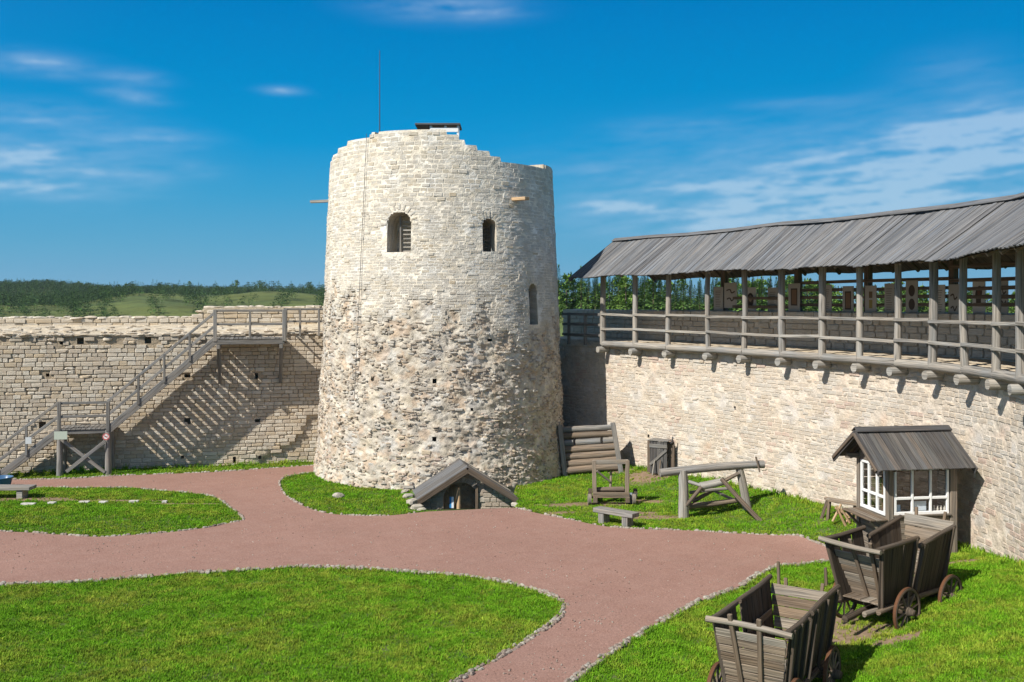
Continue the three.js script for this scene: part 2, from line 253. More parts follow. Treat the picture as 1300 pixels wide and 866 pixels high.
// straight wall on the other side, seen nearly face on
const WO = V(-5.6, 0, -40.04), WL = V(-.970, 0, .244).normalize(), WN = V(.244, 0, .970).normalize(), UP = V(0, 1, 0);
const wallP = (u, w, y) => V(WO.x + WL.x * u + WN.x * w, y, WO.z + WL.z * u + WN.z * w);
const wallHit = (px, py, w = 0) => { const p = hit(px, py, wallP(0, w, 0), WN); return { u: p.clone().sub(WO).dot(WL), y: p.y, p }; };
// tower
const TC = V(-2.69, 0, -38.2), TR = (y) => lerp(4.76, 4.22, clamp(y / 11.6, -.1, 1.1));

const coarse = CP.filter((_, i) => i % 5 === 0).map((c) => [c.p.x + c.n.x * .3, c.p.z + c.n.z * .3, c.n.x, c.n.z]);
const behindWall = (x, z) => { let b = 1e9, q; for (const c of coarse) { const d = (c[0] - x) * (c[0] - x) + (c[1] - z) * (c[1] - z); if (d < b) { b = d; q = c; } } return (x - q[0]) * q[2] + (z - q[1]) * q[3] > 0; };
const wallDist = (x, z) => { let b = 1e9; for (const [a, c] of coarse) { const d = (a - x) * (a - x) + (c - z) * (c - z); if (d < b) b = d; } return Math.sqrt(b); };
const BERM = [[16, 1.05], [20.5, .85], [23, .58], [29, .48], [33, .42], [36, .33], [38, .2], [41, .1]];
function ground(x, z) {
  const r = Math.hypot(x, z), d = -z;
  let g = 0;
  if (x > -1 && d > 8 && d < 46) { const w = wallDist(x, z), wid = interp([[16, 6], [21, 4.6], [24, 3], [30, 2.4], [38, 2.2]], d); g = interp(BERM, d) * (1 - sst(w, .3, wid)); }
  // sunken forecourt of the cellar door
  const px = (x + 1.45) / 1.55, pz = (d - 33.2) / 2.5; if (Math.abs(px) < 1.5 && Math.abs(pz) < 1.5) g -= 1.25 * (1 - sst(Math.abs(px), .82, 1.05)) * (1 - sst(Math.abs(pz), .8, 1.05));
  g += .015 * n2(x * .5, z * .5);
  if (r > 55) {
    const az = Math.atan2(x, d), far = sst(r, 58, 130);
    const left = sst(-az, .02, .1) * (d > 0 ? 1 : 0), right = sst(az, .0, .06) * (d > 0 ? 1 : 0);
    // valley and wooded hills beyond the straight wall
    const ridge = interp([[-.75, 13], [-.5, 15], [-.44, 17.5], [-.40, 15], [-.37, 11], [-.33, 12.5], [-.29, 12], [-.24, 9.5], [-.19, 9], [.2, 8]], az);
    const spur = interp([[-.6, 3], [-.42, 3], [-.36, 9], [-.3, 8], [-.25, 10.5], [-.19, 9], [.1, 6]], az);
    const hill = lerp(lerp(-9, spur + EYE - 4, sst(r, 230, 620)), ridge + EYE - 4, sst(r, 700, 980)) + 2.2 * fbm2(x * .008, z * .008, 3) * sst(r, 150, 400);
    const meadow = 3.6 + .6 * n2(x * .02, z * .02);
    g = lerp(g, left * hill + right * meadow, far);
  }
  return g;
}
const groundAt = (px, py) => { let g = 0, p; for (let i = 0; i < 14; i++) { const d = F * (EYE - g) / (py - HY); p = V((px - CX) / F * d, g, -d); g = lerp(g, ground(p.x, p.z), .7); } p.y = ground(p.x, p.z); return p; };
const on = (x, z, h = 0) => V(x, ground(x, z) + h, z);

// ------------------------------------------------------------------ lawns and path, traced on the ground
const G2 = (list) => list.map(([px, py]) => { const p = groundAt(px, py); return new THREE.Vector2(p.x, p.z); });
const smooth = (pts, closed, n) => { const c = new THREE.SplineCurve(closed ? [...pts, pts[0]] : pts); return c.getSpacedPoints(n); };
const E_F = G2([[-160, 613], [-60, 611], [15, 610], [46, 609.6], [100, 608], [132, 606], [200, 603], [277, 600], [338, 596], [400, 592], [420, 591]]);
const E_C = G2([[410, 599], [385, 602], [365, 606], [355, 612], [357, 621], [364, 631], [385, 643], [412, 652], [445, 656], [487, 656.5], [520, 653], [541, 651]]);
const E_D = G2([[652, 645.5], [672, 650], [690, 654], [723, 661], [766, 669], [817, 673], [878, 675.5], [919, 678], [959, 680], [995, 681], [1016, 682.5], [1038, 691], [1054, 697], [1072, 704]]);
const E_E = G2([[1072, 704], [1066, 710], [1051, 713], [1032, 716], [1009, 718.5], [980, 722], [961, 732], [941, 745], [912, 756], [880, 769], [845, 787], [810, 808], [777, 829], [760, 840], [733, 861], [700, 888], [640, 950], [600, 1030]]);
const ISLE_A = G2([[-180, 618], [15, 618], [77, 620], [154, 620], [215, 624.5], [255, 628.5], [276, 634], [294, 647], [309, 660], [300, 663.5], [286, 666], [262, 671], [215, 677], [160, 681.5], [123, 683], [77, 680], [31, 677.5], [-20, 675], [-200, 668]]);
const ISLE_B = G2([[-330, 760], [-100, 749], [0, 744], [83, 741], [166, 735], [238, 729], [332, 724], [415, 721.5], [498, 725.5], [581, 732], [637, 739.5], [681, 751], [706, 761], [718, 769], [713, 781], [700, 794], [679, 809], [651, 826], [623, 843], [593, 860], [548, 885], [470, 930], [330, 1010], [100, 1060], [-500, 1000]]);
const pathShape = new THREE.Shape([...smooth(E_F, false, 60), ...smooth(E_C, false, 60), ...smooth(E_D, false, 80), ...smooth(E_E, false, 90), new THREE.Vector2(-.3, -8), new THREE.Vector2(-26, -8), new THREE.Vector2(-26, -34)]);
const closedA = smooth(ISLE_A, true, 130), closedB = smooth(ISLE_B, true, 170);
pathShape.holes.push(new THREE.Path(closedA), new THREE.Path(closedB));
{
  let g = new THREE.ShapeGeometry(pathShape); g.deleteAttribute('uv'); g.deleteAttribute('normal');
  g = new TessellateModifier(.7, 9).modify(g);
  const p = g.attributes.position, uv = new Float32Array(p.count * 2), c = new Float32Array(p.count * 3);
  for (let i = 0; i < p.count; i++) { const x = p.getX(i), z = p.getY(i), w = fbm2(x * .25, z * .25, 3), w2 = fbm2(x * .9 + 9, z * .9, 2), k = 1 + .07 * w + .04 * w2; p.setXYZ(i, x, ground(x, z) - .015 * n2(x * .5, z * .5) + .03, z); uv[i * 2] = x / 3; uv[i * 2 + 1] = z / 3; c[i * 3] = .375 * k; c[i * 3 + 1] = .222 * (k + .03 * w2); c[i * 3 + 2] = .178 * (k + .03 * w2); }
  g.setAttribute('uv', new THREE.BufferAttribute(uv, 2)); g.setAttribute('color', new THREE.BufferAttribute(c, 3));
  { const ix = g.index; if (ix) g = g.toNonIndexed(); const q = g.attributes.position; for (let i = 0; i < q.count; i += 3) { const a = V(0, 0, 0).fromBufferAttribute(q, i), b = V(0, 0, 0).fromBufferAttribute(q, i + 1), d = V(0, 0, 0).fromBufferAttribute(q, i + 2); if (b.sub(a).cross(d.sub(a)).y < 0) for (const k of ['position', 'uv', 'color']) { const A = g.attributes[k], n = A.itemSize; for (let m = 0; m < n; m++) { const t = A.array[(i + 1) * n + m]; A.array[(i + 1) * n + m] = A.array[(i + 2) * n + m]; A.array[(i + 2) * n + m] = t; } } } }
  g = mergeVertices(g); g.computeVertexNormals();
  { const q = g.attributes.position, n = g.attributes.normal, v = V(0, 0, 0); for (let i = 0; i < q.count; i++) { const x = q.getX(i), z = q.getZ(i), h = .25, f = (a, b) => ground(a, b) - .015 * n2(a * .5, b * .5); v.set(f(x - h, z) - f(x + h, z), 2 * h, f(x, z - h) - f(x, z + h)).normalize(); if (v.y < .97) v.set(0, 1, 0); n.setXYZ(i, v.x, v.y, v.z); } }
  structure('gravel_path', g, M.path);
}
// point in polygon
const inPoly = (poly, x, z) => { let c = false; for (let i = 0, j = poly.length - 1; i < poly.length; j = i++) { const a = poly[i], b = poly[j]; if ((a.y > z) !== (b.y > z) && x < (b.x - a.x) * (z - a.y) / (b.y - a.y) + a.x) c = !c; } return c; };
const pathOuter = pathShape.getPoints(), onPath = (x, z) => inPoly(pathOuter, x, z) && !inPoly(closedA, x, z) && !inPoly(closedB, x, z);

// worn earth showing through the turf: centre, half axes in metres, turn
const BARE = [[[728, 641], 1.1, .32, .2], [[700, 652], .9, .2, .3], [[832, 657], .8, .3, 0], [[822, 637], .55, .3, 0], [[826, 603], .9, .75, 0], [[790, 597], .5, .3, 0], [[778, 640], .7, .3, 0], [[1087, 805], .7, .55, 0], [[1219, 714], .6, .18, 0], [[40, 634], 1.9, .38, 0], [[130, 636], 2.2, .16, 0], [[230, 640], 1.7, .12, 0], [[1060, 790], .5, .5, 0], [[812, 652], .6, .25, 0], [[940, 868], .5, .4, 0], [[1140, 812], .5, .22, 0]].map(([p, a, b, t]) => { const q = groundAt(...p); return [q.x, q.z, a, b, t]; });
const bare = (x, z) => { let m = 0; for (const [a, b, rx, rz, t] of BARE) { const dx = x - a, dz = z - b; if (Math.abs(dx) > 4 || Math.abs(dz) > 3) continue; const u = (dx * Math.cos(t) - dz * Math.sin(t)) / rx, v = (dx * Math.sin(t) + dz * Math.cos(t)) / rz; m = Math.max(m, 1.35 - Math.hypot(u, v)); } return clamp(m * 1.6 + .6 * fbm2(x * 2.2, z * 2.2, 3) * (m > -.4 ? 1 : 0), 0, 1); };
{
  // courtyard ground, and beyond the walls one sheet to the horizon
  const radii = []; for (let r = .5; r < 60; r += .5) radii.push(r); let r = 60; while (r < 2600) { radii.push(r); r *= 1.06; if (r < 1200 && r > 300) r -= r * .03; }
  const NA = 420, X0 = -24, Z0 = -46, SZ = 40, cut = radii.findIndex((q) => q >= 60);
  const angle = (i) => { const f = i / NA; return f * Math.PI * 2; };
  const gt = tex(1800, (u, v) => {
    const x = X0 + u * SZ, z = Z0 + v * SZ, b = bare(x, z), n = fbm2(x * 5, z * 5, 3), w = fbm2(x * .8, z * .8, 2);
    const soil = [.235 + .08 * n, .165 + .06 * n, .11 + .045 * n], turf = [.062 + .03 * n + .02 * w, .112 + .04 * n + .015 * w, .018 + .01 * n];
    return [0, 1, 2].map((k) => lerp(turf[k], soil[k], b));
  });
  gt.wrapS = gt.wrapT = THREE.MirroredRepeatWrapping;
  const make = (from, to, far) => grid(NA, to - from, (i, j) => {
    const a = angle(i), R = radii[from + j], x = Math.sin(a) * R, z = -Math.cos(a) * R;
    const n = fbm2(x * .012, z * .012, 4), m = fbm2(x * .004 + 7, z * .004, 2), k = 1 + .35 * n;
    return { p: V(x, ground(x, z) - (!far && R > 8 && onPath(x, z) ? .05 : 0), z), uv: far ? [x / 40, z / 40] : [(x - X0) / SZ, (z - Z0) / SZ], c: far ? [(.125 + .05 * m) * k, (.155 + .03 * m) * k, .045 * k] : undefined };
  });
  structure('ground', make(0, cut, false), new THREE.MeshPhysicalMaterial({ specularIntensity: .35, map: gt, bumpMap: gravelBump, bumpScale: .02, roughness: 1 }));
  structure('hills', make(cut, radii.length - 1, true), new THREE.MeshPhysicalMaterial({ specularIntensity: .35, vertexColors: true, map: mortarMap, roughness: 1 }));
}
// kerbs of small whitish stones set along the edge of each lawn
{
  const r = rng(401), tones = [[.44, .395, .345], [.39, .335, .285], [.52, .48, .42], [.36, .29, .245], [.43, .36, .305]];
  const kerb = (name, pts, rows, size, label) => {
    const g = new THREE.Group(); g.name = numbered('kerb'); g.userData = { kind: 'structure' }; scene.add(g); baseOf.set(g, V(0, 0, 0));
    const line = new THREE.SplineCurve(pts), L = line.getLength(); line.arcLengthDivisions = 600;
    let count = 0;
    for (let row = 0; row < rows; row++) for (let s = r() * .1; s < L;) {
      const w = size * (.5 + .5 * r() + .7 * r() * r()), t = line.getTangentAt(Math.min(s / L, 1)), p = line.getPointAt(Math.min((s + w / 2) / L, 1)), dp = size * (.5 + .25 * r());
      s += w * (1.02 + (r() < .12 ? .5 * r() : 0));
      const nx = -t.y, nz = t.x, off = (row - (rows - 1) / 2) * size * .62 + (r() - .5) * .02, x = p.x + nx * off, z = p.y + nz * off, [px, py] = proj(V(x, 0, z));
      if (r() < (n2(s * .8, row * 9 + L) > .25 ? .55 : .08) || px < -40 || px > 1340 || py > 900 || count >= 300 || z > -10) continue;
      count++;
      const ti = Math.floor(r() * 5), m = new THREE.Mesh(stoneGeo('r', Math.floor(r() * 14), 'kerb' + ti, tones[ti]), M.stone); m.name = 'kerb_stone'; m.castShadow = m.receiveShadow = true;
      const h = .08 + .03 * r(); m.scale.set(w, h, dp); m.position.set(x, ground(x, z) + .002 + .03 * r(), z); m.rotation.set((r() - .5) * .2, -Math.atan2(t.y, t.x) + (r() - .5) * .25, (r() - .5) * .15); g.add(m);
    }
  };
  kerb('f', E_F, 1, .11); kerb('c', E_C, 1, .12); kerb('d', E_D, 1, .11); kerb('e', E_E.slice(1, 16), 2, .145);
  kerb('a', [...ISLE_A.slice(1, 18)], 1, .12); kerb('b', ISLE_B.slice(1, 21), 2, .13);
}

// ------------------------------------------------------------------ round tower
{
  const r = rng(101), tower = thing('round_tower', 'tall round limestone tower with ragged top and arched windows', 'tower', TC.clone());
  const RIM = [[-180, 11.6], [-95, 11.6], [-82, 11.45], [-70, 11.6], [-60, 11.8], [-50, 12.0], [-38, 12.15], [-24, 12.2], [-8, 12.22], [6, 12.2], [11, 12.0], [16, 11.82], [22, 11.6], [28, 11.4], [36, 11.27], [60, 11.25], [75, 11.38], [84, 11.42], [95, 11.4], [180, 11.4]];
  const rimAt = (a) => { const y = interp(RIM, a * 180 / Math.PI) + .06 * n2(a * 9, 3); return Math.round(y / .17) * .17; };
  const face = (a, y, off = 0) => { const n = V(Math.sin(a), 0, Math.cos(a)); return { p: V(TC.x + n.x * (TR(y) + off), y, TC.z + n.z * (TR(y) + off)), n, t: V(Math.cos(a), 0, -Math.sin(a)) }; };
  const angOf = (px, py) => { let best = 0, bd = 1e9; const y0 = 6; for (let k = -90; k <= 90; k += .25) { const a = k * Math.PI / 180; let y = y0, q; for (let i = 0; i < 4; i++) { const f = face(a, y); y = EYE + (HY - py) / F * -f.p.z; } q = proj(face(a, y).p); const e = Math.abs(q[0] - px); if (e < bd && face(a, y).n.dot(V(0, EYE, 0).sub(face(a, y).p)) > 0) { bd = e; best = [a, y]; } } return best; };
  const WIN = [[506, 295, .93, 1.42, .42], [621.5, 298.5, .58, 1.2, .28], [677.5, 386, .52, 1.5, .26]].map(([px, py, w, h, arch]) => { const [a, y] = angOf(px, py); return { a, y, w, h, arch }; });
  const HOLE = [[472, 481], [552, 484], [551, 557], [622.5, 432], [477, 555], [640, 470], [600, 520]].map(([px, py], i) => { const [a, y] = angOf(px, py); return { a, y, w: i < 4 ? .22 : .14, h: i < 4 ? .2 : .14, arch: 0 }; });
  const OPEN = [...WIN, ...HOLE];
  const inOpen = (a, y, m = 0) => OPEN.some((o) => { const x = Math.abs(a - o.a) * TR(y), dy = y - o.y; if (x > o.w / 2 + m || Math.abs(dy) > o.h / 2 + m) return false; if (!o.arch || dy < o.h / 2 - o.arch) return true; return Math.hypot(x, dy - (o.h / 2 - o.arch)) < o.w / 2 + m; });
  // how far the lower part is eroded into rubble: 0 above, 1 below
  const rough = (a, y) => sst(6.0 + .9 * fbm2(a * 2.2, 1, 2) + 1.0 * n2(a * 4, y * .5) - .7 * a, y - .5, y + .6) * (y < 8 ? 1 : 0);
  const dent = (a, y) => { const k = rough(a, y), x = a * 4.5; return k * (-.05 + .10 * fbm3(x * .55, y * .6, 2, 3) + .045 * fbm3(x * 1.9, y * 3.2, 5, 3) + .06 * fbm3(x * 4, y * 9, 7, 4)) + (1 - k) * .02 * fbm2(x, y, 2) + (y < 1.2 ? .12 * (1.2 - y) : 0) * k; };
  // core
  const NA = 620, NY = 260, A0 = -Math.PI, core = grid(NA, NY, (i, j) => {
    const a = A0 + i / NA * Math.PI * 2, top = rimAt(a), y = lerp(-1.4, top, j / NY), f = face(a, y, -.001 + dent(a, y) - .016 * rough(a, y)), k = rough(a, y), w = fbm3(a * 8, y * 1.6, 1, 3), st = clamp(fbm3(a * 5, y * .35, 9, 3) * 1.6, 0, 1) * .35;
    const q = 1 + .2 * w - st * .4, pa = sst(fbm3(a * 7, y * 1.3, 31, 4), -.05, .12), pb = sst(fbm3(a * 5 + 3, y * 1.1, 47, 4), .08, .22), pc = sst(fbm3(a * 9, y * 2.4, 61, 3), .14, .26), low = [0, 1, 2].map((i) => lerp(lerp(lerp([.60, .545, .46][i], [.52, .475, .415][i], pa), [.57, .465, .365][i], pb), [.65, .60, .52][i], pc));
    return { p: f.p, uv: [a * 4.5 / 1.5, y / 1.5], c: [lerp(.84, low[0] * 1.04, k) * q, lerp(.783, low[1] * 1.04, k) * q, lerp(.685, low[2] * 1.04, k) * q] };
  }, (i, j) => { const a = A0 + (i + .5) / NA * Math.PI * 2; return inOpen(a, lerp(-1.4, rimAt(a), (j + .5) / NY), -.03); });
  part('wall', core, M.mortar, tower);
  part('wall_top', grid(NA, 2, (i, j) => { const a = A0 + i / NA * Math.PI * 2, y = rimAt(a), f = face(a, y, [-.02, -1.0, -1.0][j]); f.p.y = j === 2 ? y - 2.5 : y; return { p: f.p, uv: [a * 3, j], c: [.5, .45, .37] }; }), M.mortar, tower);
  // stones
  const tones = [[.71, .655, .565], [.75, .705, .625], [.67, .625, .55], [.70, .63, .515], [.74, .685, .595], [.65, .605, .535], [.78, .74, .665], [.66, .56, .42], [.58, .52, .44], [.65, .53, .45], [.57, .51, .43], [.62, .57, .495], [.52, .47, .405], [.57, .475, .375], [.67, .63, .57], [.49, .42, .345], [.60, .48, .40]];
  const list = [];
  const AR = 112 * Math.PI / 180;
  for (let y = 3.6; y < 12.6;) {
    const band = y > 9.6 ? 1 : 0, h = band ? .135 + .04 * r() : .075 + .045 * r();
    for (let a = -AR + r() * .05; a < AR;) {
      const w = (band ? .2 + .17 * r() : .14 + .26 * r() * r() + .08 * r()), da = w / 4.5, c = a + da / 2, ym = y + h / 2; a += da;
      const k = rough(c, ym);
      if (k > .55 || ym > rimAt(c) + .02 || inOpen(c, ym, .05 + w * .3) || r() < .02) continue;
      const bulge = -.002 + .010 * r() + (r() < .05 ? .015 : 0) + .03 * k, f = face(c, ym, dent(c, ym) + bulge - .08), gap = band ? .034 : .014;
      const warm = fbm2(c * 3, y * .4, 2), ti = Math.floor(clamp(r() * 7 + (warm > .25 ? 2 * r() : 0), 0, 9));
      list.push({ m: stoneMatrix(f.p, f.t, UP, f.n, w - gap, h - gap * .8, .16, (r() - .5) * .03, (r() - .5) * .06, (r() - .5) * .06), kind: 's', k: Math.floor(r() * 14), c: ti, p: f.p, n: f.n, area: w * h });
    }
    y += h;
  }
  for (let y = -.1; y < 7.6;) {           // rubble of the eroded lower half
    const h = .045 + .04 * r();
    for (let a = -AR; a < AR;) {
      const w = .07 + .2 * r() * r() + .07 * r(), da = w / 4.6, c = a + da / 2, ym = y + h / 2 + (r() - .5) * .07; a += da * (1 + .25 * r());
      const k = rough(c, ym); if (k < .5 || inOpen(c, ym, .07 + w * .4)) continue;
      const bed = fbm3(c * 6, ym * 1.5, 21, 2); if (bed > -.02 && r() < .82) continue;       // patches of bare mortar
      if (r() < .34) continue;
      const big = r() < .07 ? 1.7 : 1, f = face(c, ym, dent(c, ym) - .012 + .026 * r() * r() + (r() < .08 ? .028 : 0) - .055);
      const low = ym < 2.2 + n2(c * 3, 4) ? 1 : 0, ti = low && r() < .5 ? [13, 15, 16, 7][Math.floor(r() * 4)] : 10 + Math.floor(r() * 6);
      list.push({ m: stoneMatrix(f.p, f.t, UP, f.n, w * big * .94, h * big * (.75 + .3 * r()), .15, (r() - .5) * .22, (r() - .5) * .4, (r() - .5) * .4), kind: r() < .5 ? 's' : 'r', k: Math.floor(r() * 14), c: ti, p: f.p, n: f.n, area: w * h * big });
    }
    y += h;
  }
  // thin stones set on edge round the arches
  for (const o of WIN) for (let k = 0; k <= 10; k++) { const an = k / 10 * Math.PI, rr = o.w / 2 + .12, x = Math.cos(an) * rr, y = o.y + o.h / 2 - o.arch + Math.sin(an) * rr, f = face(o.a + x / TR(y), y, -.05); list.push({ m: stoneMatrix(f.p, f.t, UP, f.n, .2, .07, .13, an, 0, 0), kind: 's', k: Math.floor(r() * 14), c: Math.floor(r() * 7), p: f.p, n: f.n, area: .03 }); }
  layStones(list, tones, 'tower', tower);
  // windows: deep reveals with timber frames and slats
  WIN.forEach((o, i) => {
    const f = face(o.a, o.y), w = part('window', niche(f.p, f.t, UP, f.n, o.w, o.h, 1.0, [.68, .625, .54], o.arch), M.mortar, tower);
    const pt = (x, y, z) => f.p.clone().addScaledVector(f.t, x).addScaledVector(UP, y).addScaledVector(f.n, -z);
    const zf = .42, x0 = i === 0 ? -o.w * .1 : -o.w * .42, x1 = o.w * .46;
    part('window_frame', beam(pt(x0, -o.h * .48, zf), pt(x0, o.h * .42, zf), .07, .07, f.n), M.stair[1], w);
    part('window_frame', beam(pt(x1, -o.h * .48, zf), pt(x1, o.h * .3, zf), .07, .07, f.n), M.stair[1], w);
    const n = i === 2 ? 5 : 8; for (let k = 0; k < n; k++) { const y = -o.h * .44 + k * o.h * .82 / n; part('slat', beam(pt(x0, y, zf + .05), pt(x1, y, zf + .05), .02, i === 0 ? .045 : .035, UP, .004), i === 0 ? M.grey[2] : M.brown[1], w); }
  });
  HOLE.forEach((o) => { const f = face(o.a, o.y, dent(o.a, o.y) - .03); part('putlog_hole', niche(f.p, f.t, UP, f.n, o.w + .02, o.h + .02, .55, [.60, .535, .44], 0, .06), M.mortar, tower); });
  // two weathered spouts of timber
  { const a = -Math.PI / 2 + .08, f = face(a, 10.2, -.25); part('timber_spout', beam(f.p, f.p.clone().addScaledVector(f.n, .95).add(V(0, -.05, 0)), .24, .09), M.grey[2], tower); }
  { const [a] = angOf(652, 252), f = face(a, 9.95, -.2); part('timber_spout', beam(f.p, f.p.clone().addScaledVector(f.n, .75).add(V(.12, -.02, 0)), .24, .11), M.pine, tower); }
  // lightning wire down the face
  { const pts = []; for (let k = 0; k <= 40; k++) { const y = lerp(12.2, 3.0, k / 40), [a] = [angOf(463, 300)[0]]; const f = face(a - .001 * k, y, .07 + Math.max(0, dent(a, y))); pts.push(f.p); } part('lightning_wire', new THREE.TubeGeometry(new THREE.CatmullRomCurve3(pts), 60, .009, 5), M.metal, tower); }

  // flagpole and hatch roof on the platform inside the parapet
  const pole = thing('flagpole', 'thin bare metal mast rising above the tower top', 'mast', V(at(482, 170, 38.6).x, 9.6, -38.6));
  { const b = V(at(482, 170, 38.6).x, 9.6, -38.6), t = b.clone(); t.y = EYE + (HY - 64) / F * 38.6; const g = new THREE.CylinderGeometry(.014, .03, t.y - b.y, 8); g.translate(b.x, (t.y + b.y) / 2, b.z); part('mast', g, M.metal, pole); const c = new THREE.CylinderGeometry(.16, .2, .12, 12); c.translate(b.x, b.y + .06, b.z); part('mast_foot', c, M.metal, pole); }
  const hb = V(at(557, 165, 36.8).x, 9.7, -36.8), hatch = thing('stair_hatch', 'small flat dark roofed hatch with white posts on the tower top', 'hatch', hb);
  { const y = EYE + (HY - 161) / F * 36.8, sheet = part('roof', cbox(1.65, .07, 1.2, .01, 0, r).translate(hb.x, y, hb.z), M.roof[4], hatch); for (const sx of [-.25, .28, .74]) part('post', cbox(.09, y - 9.7 - .035, .09, .01, 0, r).translate(hb.x + sx, (y - .035 + 9.7) / 2, hb.z + .45), M.white, hatch); part('fascia', cbox(1.02, .16, .03, .005, 0, r).translate(hb.x + .24, y - .2, hb.z + .5), M.white, hatch); }
  // walled floor inside the tower, under the mast and hatch
  part('platform', new THREE.CylinderGeometry(3.9, 3.9, .2, 48).translate(TC.x, 9.58, TC.z), M.brown[1], tower);
}

// ------------------------------------------------------------------ straight wall
{
  const r = rng(202), wall = thing('fortress_wall', 'straight stretch of brown coursed stone wall behind the wooden stairs', 'wall', wallP(8, 0, 0));
  const TOP = 5.12, U0 = -3.2, U1 = 24;
  const pu = (px, py) => wallHit(px, py);
  const HOLES = [[101, 433, .27], [188, 434, .27], [59, 477, .13], [54.5, 540, .2], [239, 478, .2], [325, 478, .2], [238, 535, .17], [327, 534, .17], [232, 582, .17], [298, 584, .16], [329, 580, .17], [128, 434, .1], [76, 436, .12]].map(([px, py, w]) => { const q = pu(px, py); return { ...q, w, h: w * .85 }; });
  const inH = (u, y, m = 0) => HOLES.some((o) => Math.abs(u - o.u) < o.w / 2 + m && Math.abs(y - o.y) < o.h / 2 + m);
  // the lower corner by the tower is an older face, set back behind a broken edge
  const br = [[322, 604], [327, 592], [333, 582], [352, 573], [370, 560], [383, 548], [388, 534], [404, 527]].map(([px, py]) => { const q = pu(px, py); return [q.u, q.y]; }).sort((a, b) => a[0] - b[0]);
  const setback = (u, y) => u < br[br.length - 1][0] && y < interp(br, u) + .05 * n2(u * 6, y * 6) ? 1 : 0;
  const step = .12, NU = Math.round((U1 - U0) / step), NV = Math.round((TOP + 1) / step);
  part('wall_core', grid(NU, NV, (i, j) => { const u = U1 - i / NU * (U1 - U0), y = -1 + j / NV * (TOP + 1), k = 1 + .2 * fbm2(u * .8, y * .8, 3), pale = sst(y, 2.6, 1.6) * .8; return { p: wallP(u, -.045 - .13 * setback(u, y) + .015 * n2(u * 2, y * 2), y), uv: [u / 1.5, y / 1.5], c: [lerp(.42, .62, pale) * k, lerp(.345, .53, pale) * k, lerp(.255, .41, pale) * k] }; }, (i, j) => inH(U1 - (i + .5) / NU * (U1 - U0), -1 + (j + .5) / NV * (TOP + 1), .0)), M.mortar, wall);
  HOLES.forEach((o) => part('putlog_hole', niche(wallP(o.u, 0, o.y), WL.clone().negate(), UP, WN, o.w + .16, o.h + .16, .55, [.56, .475, .375], 0, .08), M.mortar, wall));
  // walk along the top, parapet behind it
  part('wall_walk', grid(120, 6, (i, j) => { const u = U1 - i / 120 * (U1 - U0); return { p: wallP(u, .02 - j / 6 * 2.0, TOP - .03 + .36 * j / 6 + .03 * n2(u * 2, j)), uv: [u / 1.5, j * .3], c: [.62, .545, .43] }; }), M.mortar, wall);
  const stepU = pu(243, 398).u;
  const ptop = (u) => (u < stepU - .35 ? 6.13 : u < stepU - .1 ? 5.95 : u < stepU ? 5.82 : 5.72) + .03 * n2(u * 1.3, 1);
  part('parapet_core', grid(200, 8, (i, j) => { const u = U1 - i / 200 * (U1 - U0), top = ptop(u), q = [[-1.93, TOP - .3], [-1.93, TOP], [-1.93, lerp(TOP, top, .5)], [-1.93, top - .04], [-1.98, top], [-2.4, top], [-2.85, top], [-2.9, top - .05], [-2.9, -1]][j]; return { p: wallP(u, q[0], q[1]), uv: [u / 1.5, j * .4], c: [.52, .45, .34] }; }), M.mortar, wall);
  const tones = [[.66, .565, .445], [.70, .61, .49], [.62, .535, .43], [.65, .54, .40], [.73, .645, .53], [.60, .51, .405], [.75, .675, .565], [.68, .555, .40], [.64, .57, .475], [.57, .49, .395]], list = [];
  for (let y = -.2; y < TOP;) {
    let h = .125 + .06 * r(); if (y + h > TOP - .1) h = TOP - y;
    const lo = y < 2.3;
    for (let u = U0 + r() * .2; u < U1;) {
      const w = .16 + .3 * r() + (r() < .2 ? .15 * r() : 0), c = u + w / 2, ym = y + h / 2, sb = setback(c, ym); u += w;
      if (inH(c, ym, .03 + w * .2) || (ym > TOP - .5 && r() < .08)) continue;
      const rag = ym > TOP - .45 ? .035 : .009, off = -.13 * sb + (r() - .5) * 2 * rag - .075 + (lo ? -.012 : 0), p = wallP(c, off, ym + (r() - .5) * .012), gap = lo ? .02 : .016, warm = fbm2(c * .5, ym * .8, 2);
      list.push({ m: stoneMatrix(p, WL.clone().negate(), UP, WN, w - gap, h - gap, .16, (r() - .5) * .03, (r() - .5) * .04, (r() - .5) * .05), kind: r() < .1 ? 'r' : 's', k: Math.floor(r() * 14), c: Math.floor(clamp(r() * 7.2 + (warm > .15 ? 2.6 * r() : 0), 0, 9)), p, n: WN, area: w * h });
    }
    y += h;
  }
  for (let row = 0; row < 6; row++) for (let u = U0; u < U1;) {      // parapet courses
    const w = .22 + .4 * r(), h = .17, c = u + w / 2, y = TOP + .05 + row * .175 + h / 2; u += w; if (y + h * .3 > ptop(c) + .03) continue;
    const p = wallP(c, -1.97 + (r() - .5) * .05, y); list.push({ m: stoneMatrix(p, WL.clone().negate(), UP, WN, w - .02, h - .018, .16, (r() - .5) * .05, (r() - .5) * .08, (r() - .5) * .08), kind: 's', k: Math.floor(r() * 14), c: [1, 4, 6, 7, 0][Math.floor(r() * 5)], p, n: WN, area: w * h });
  }
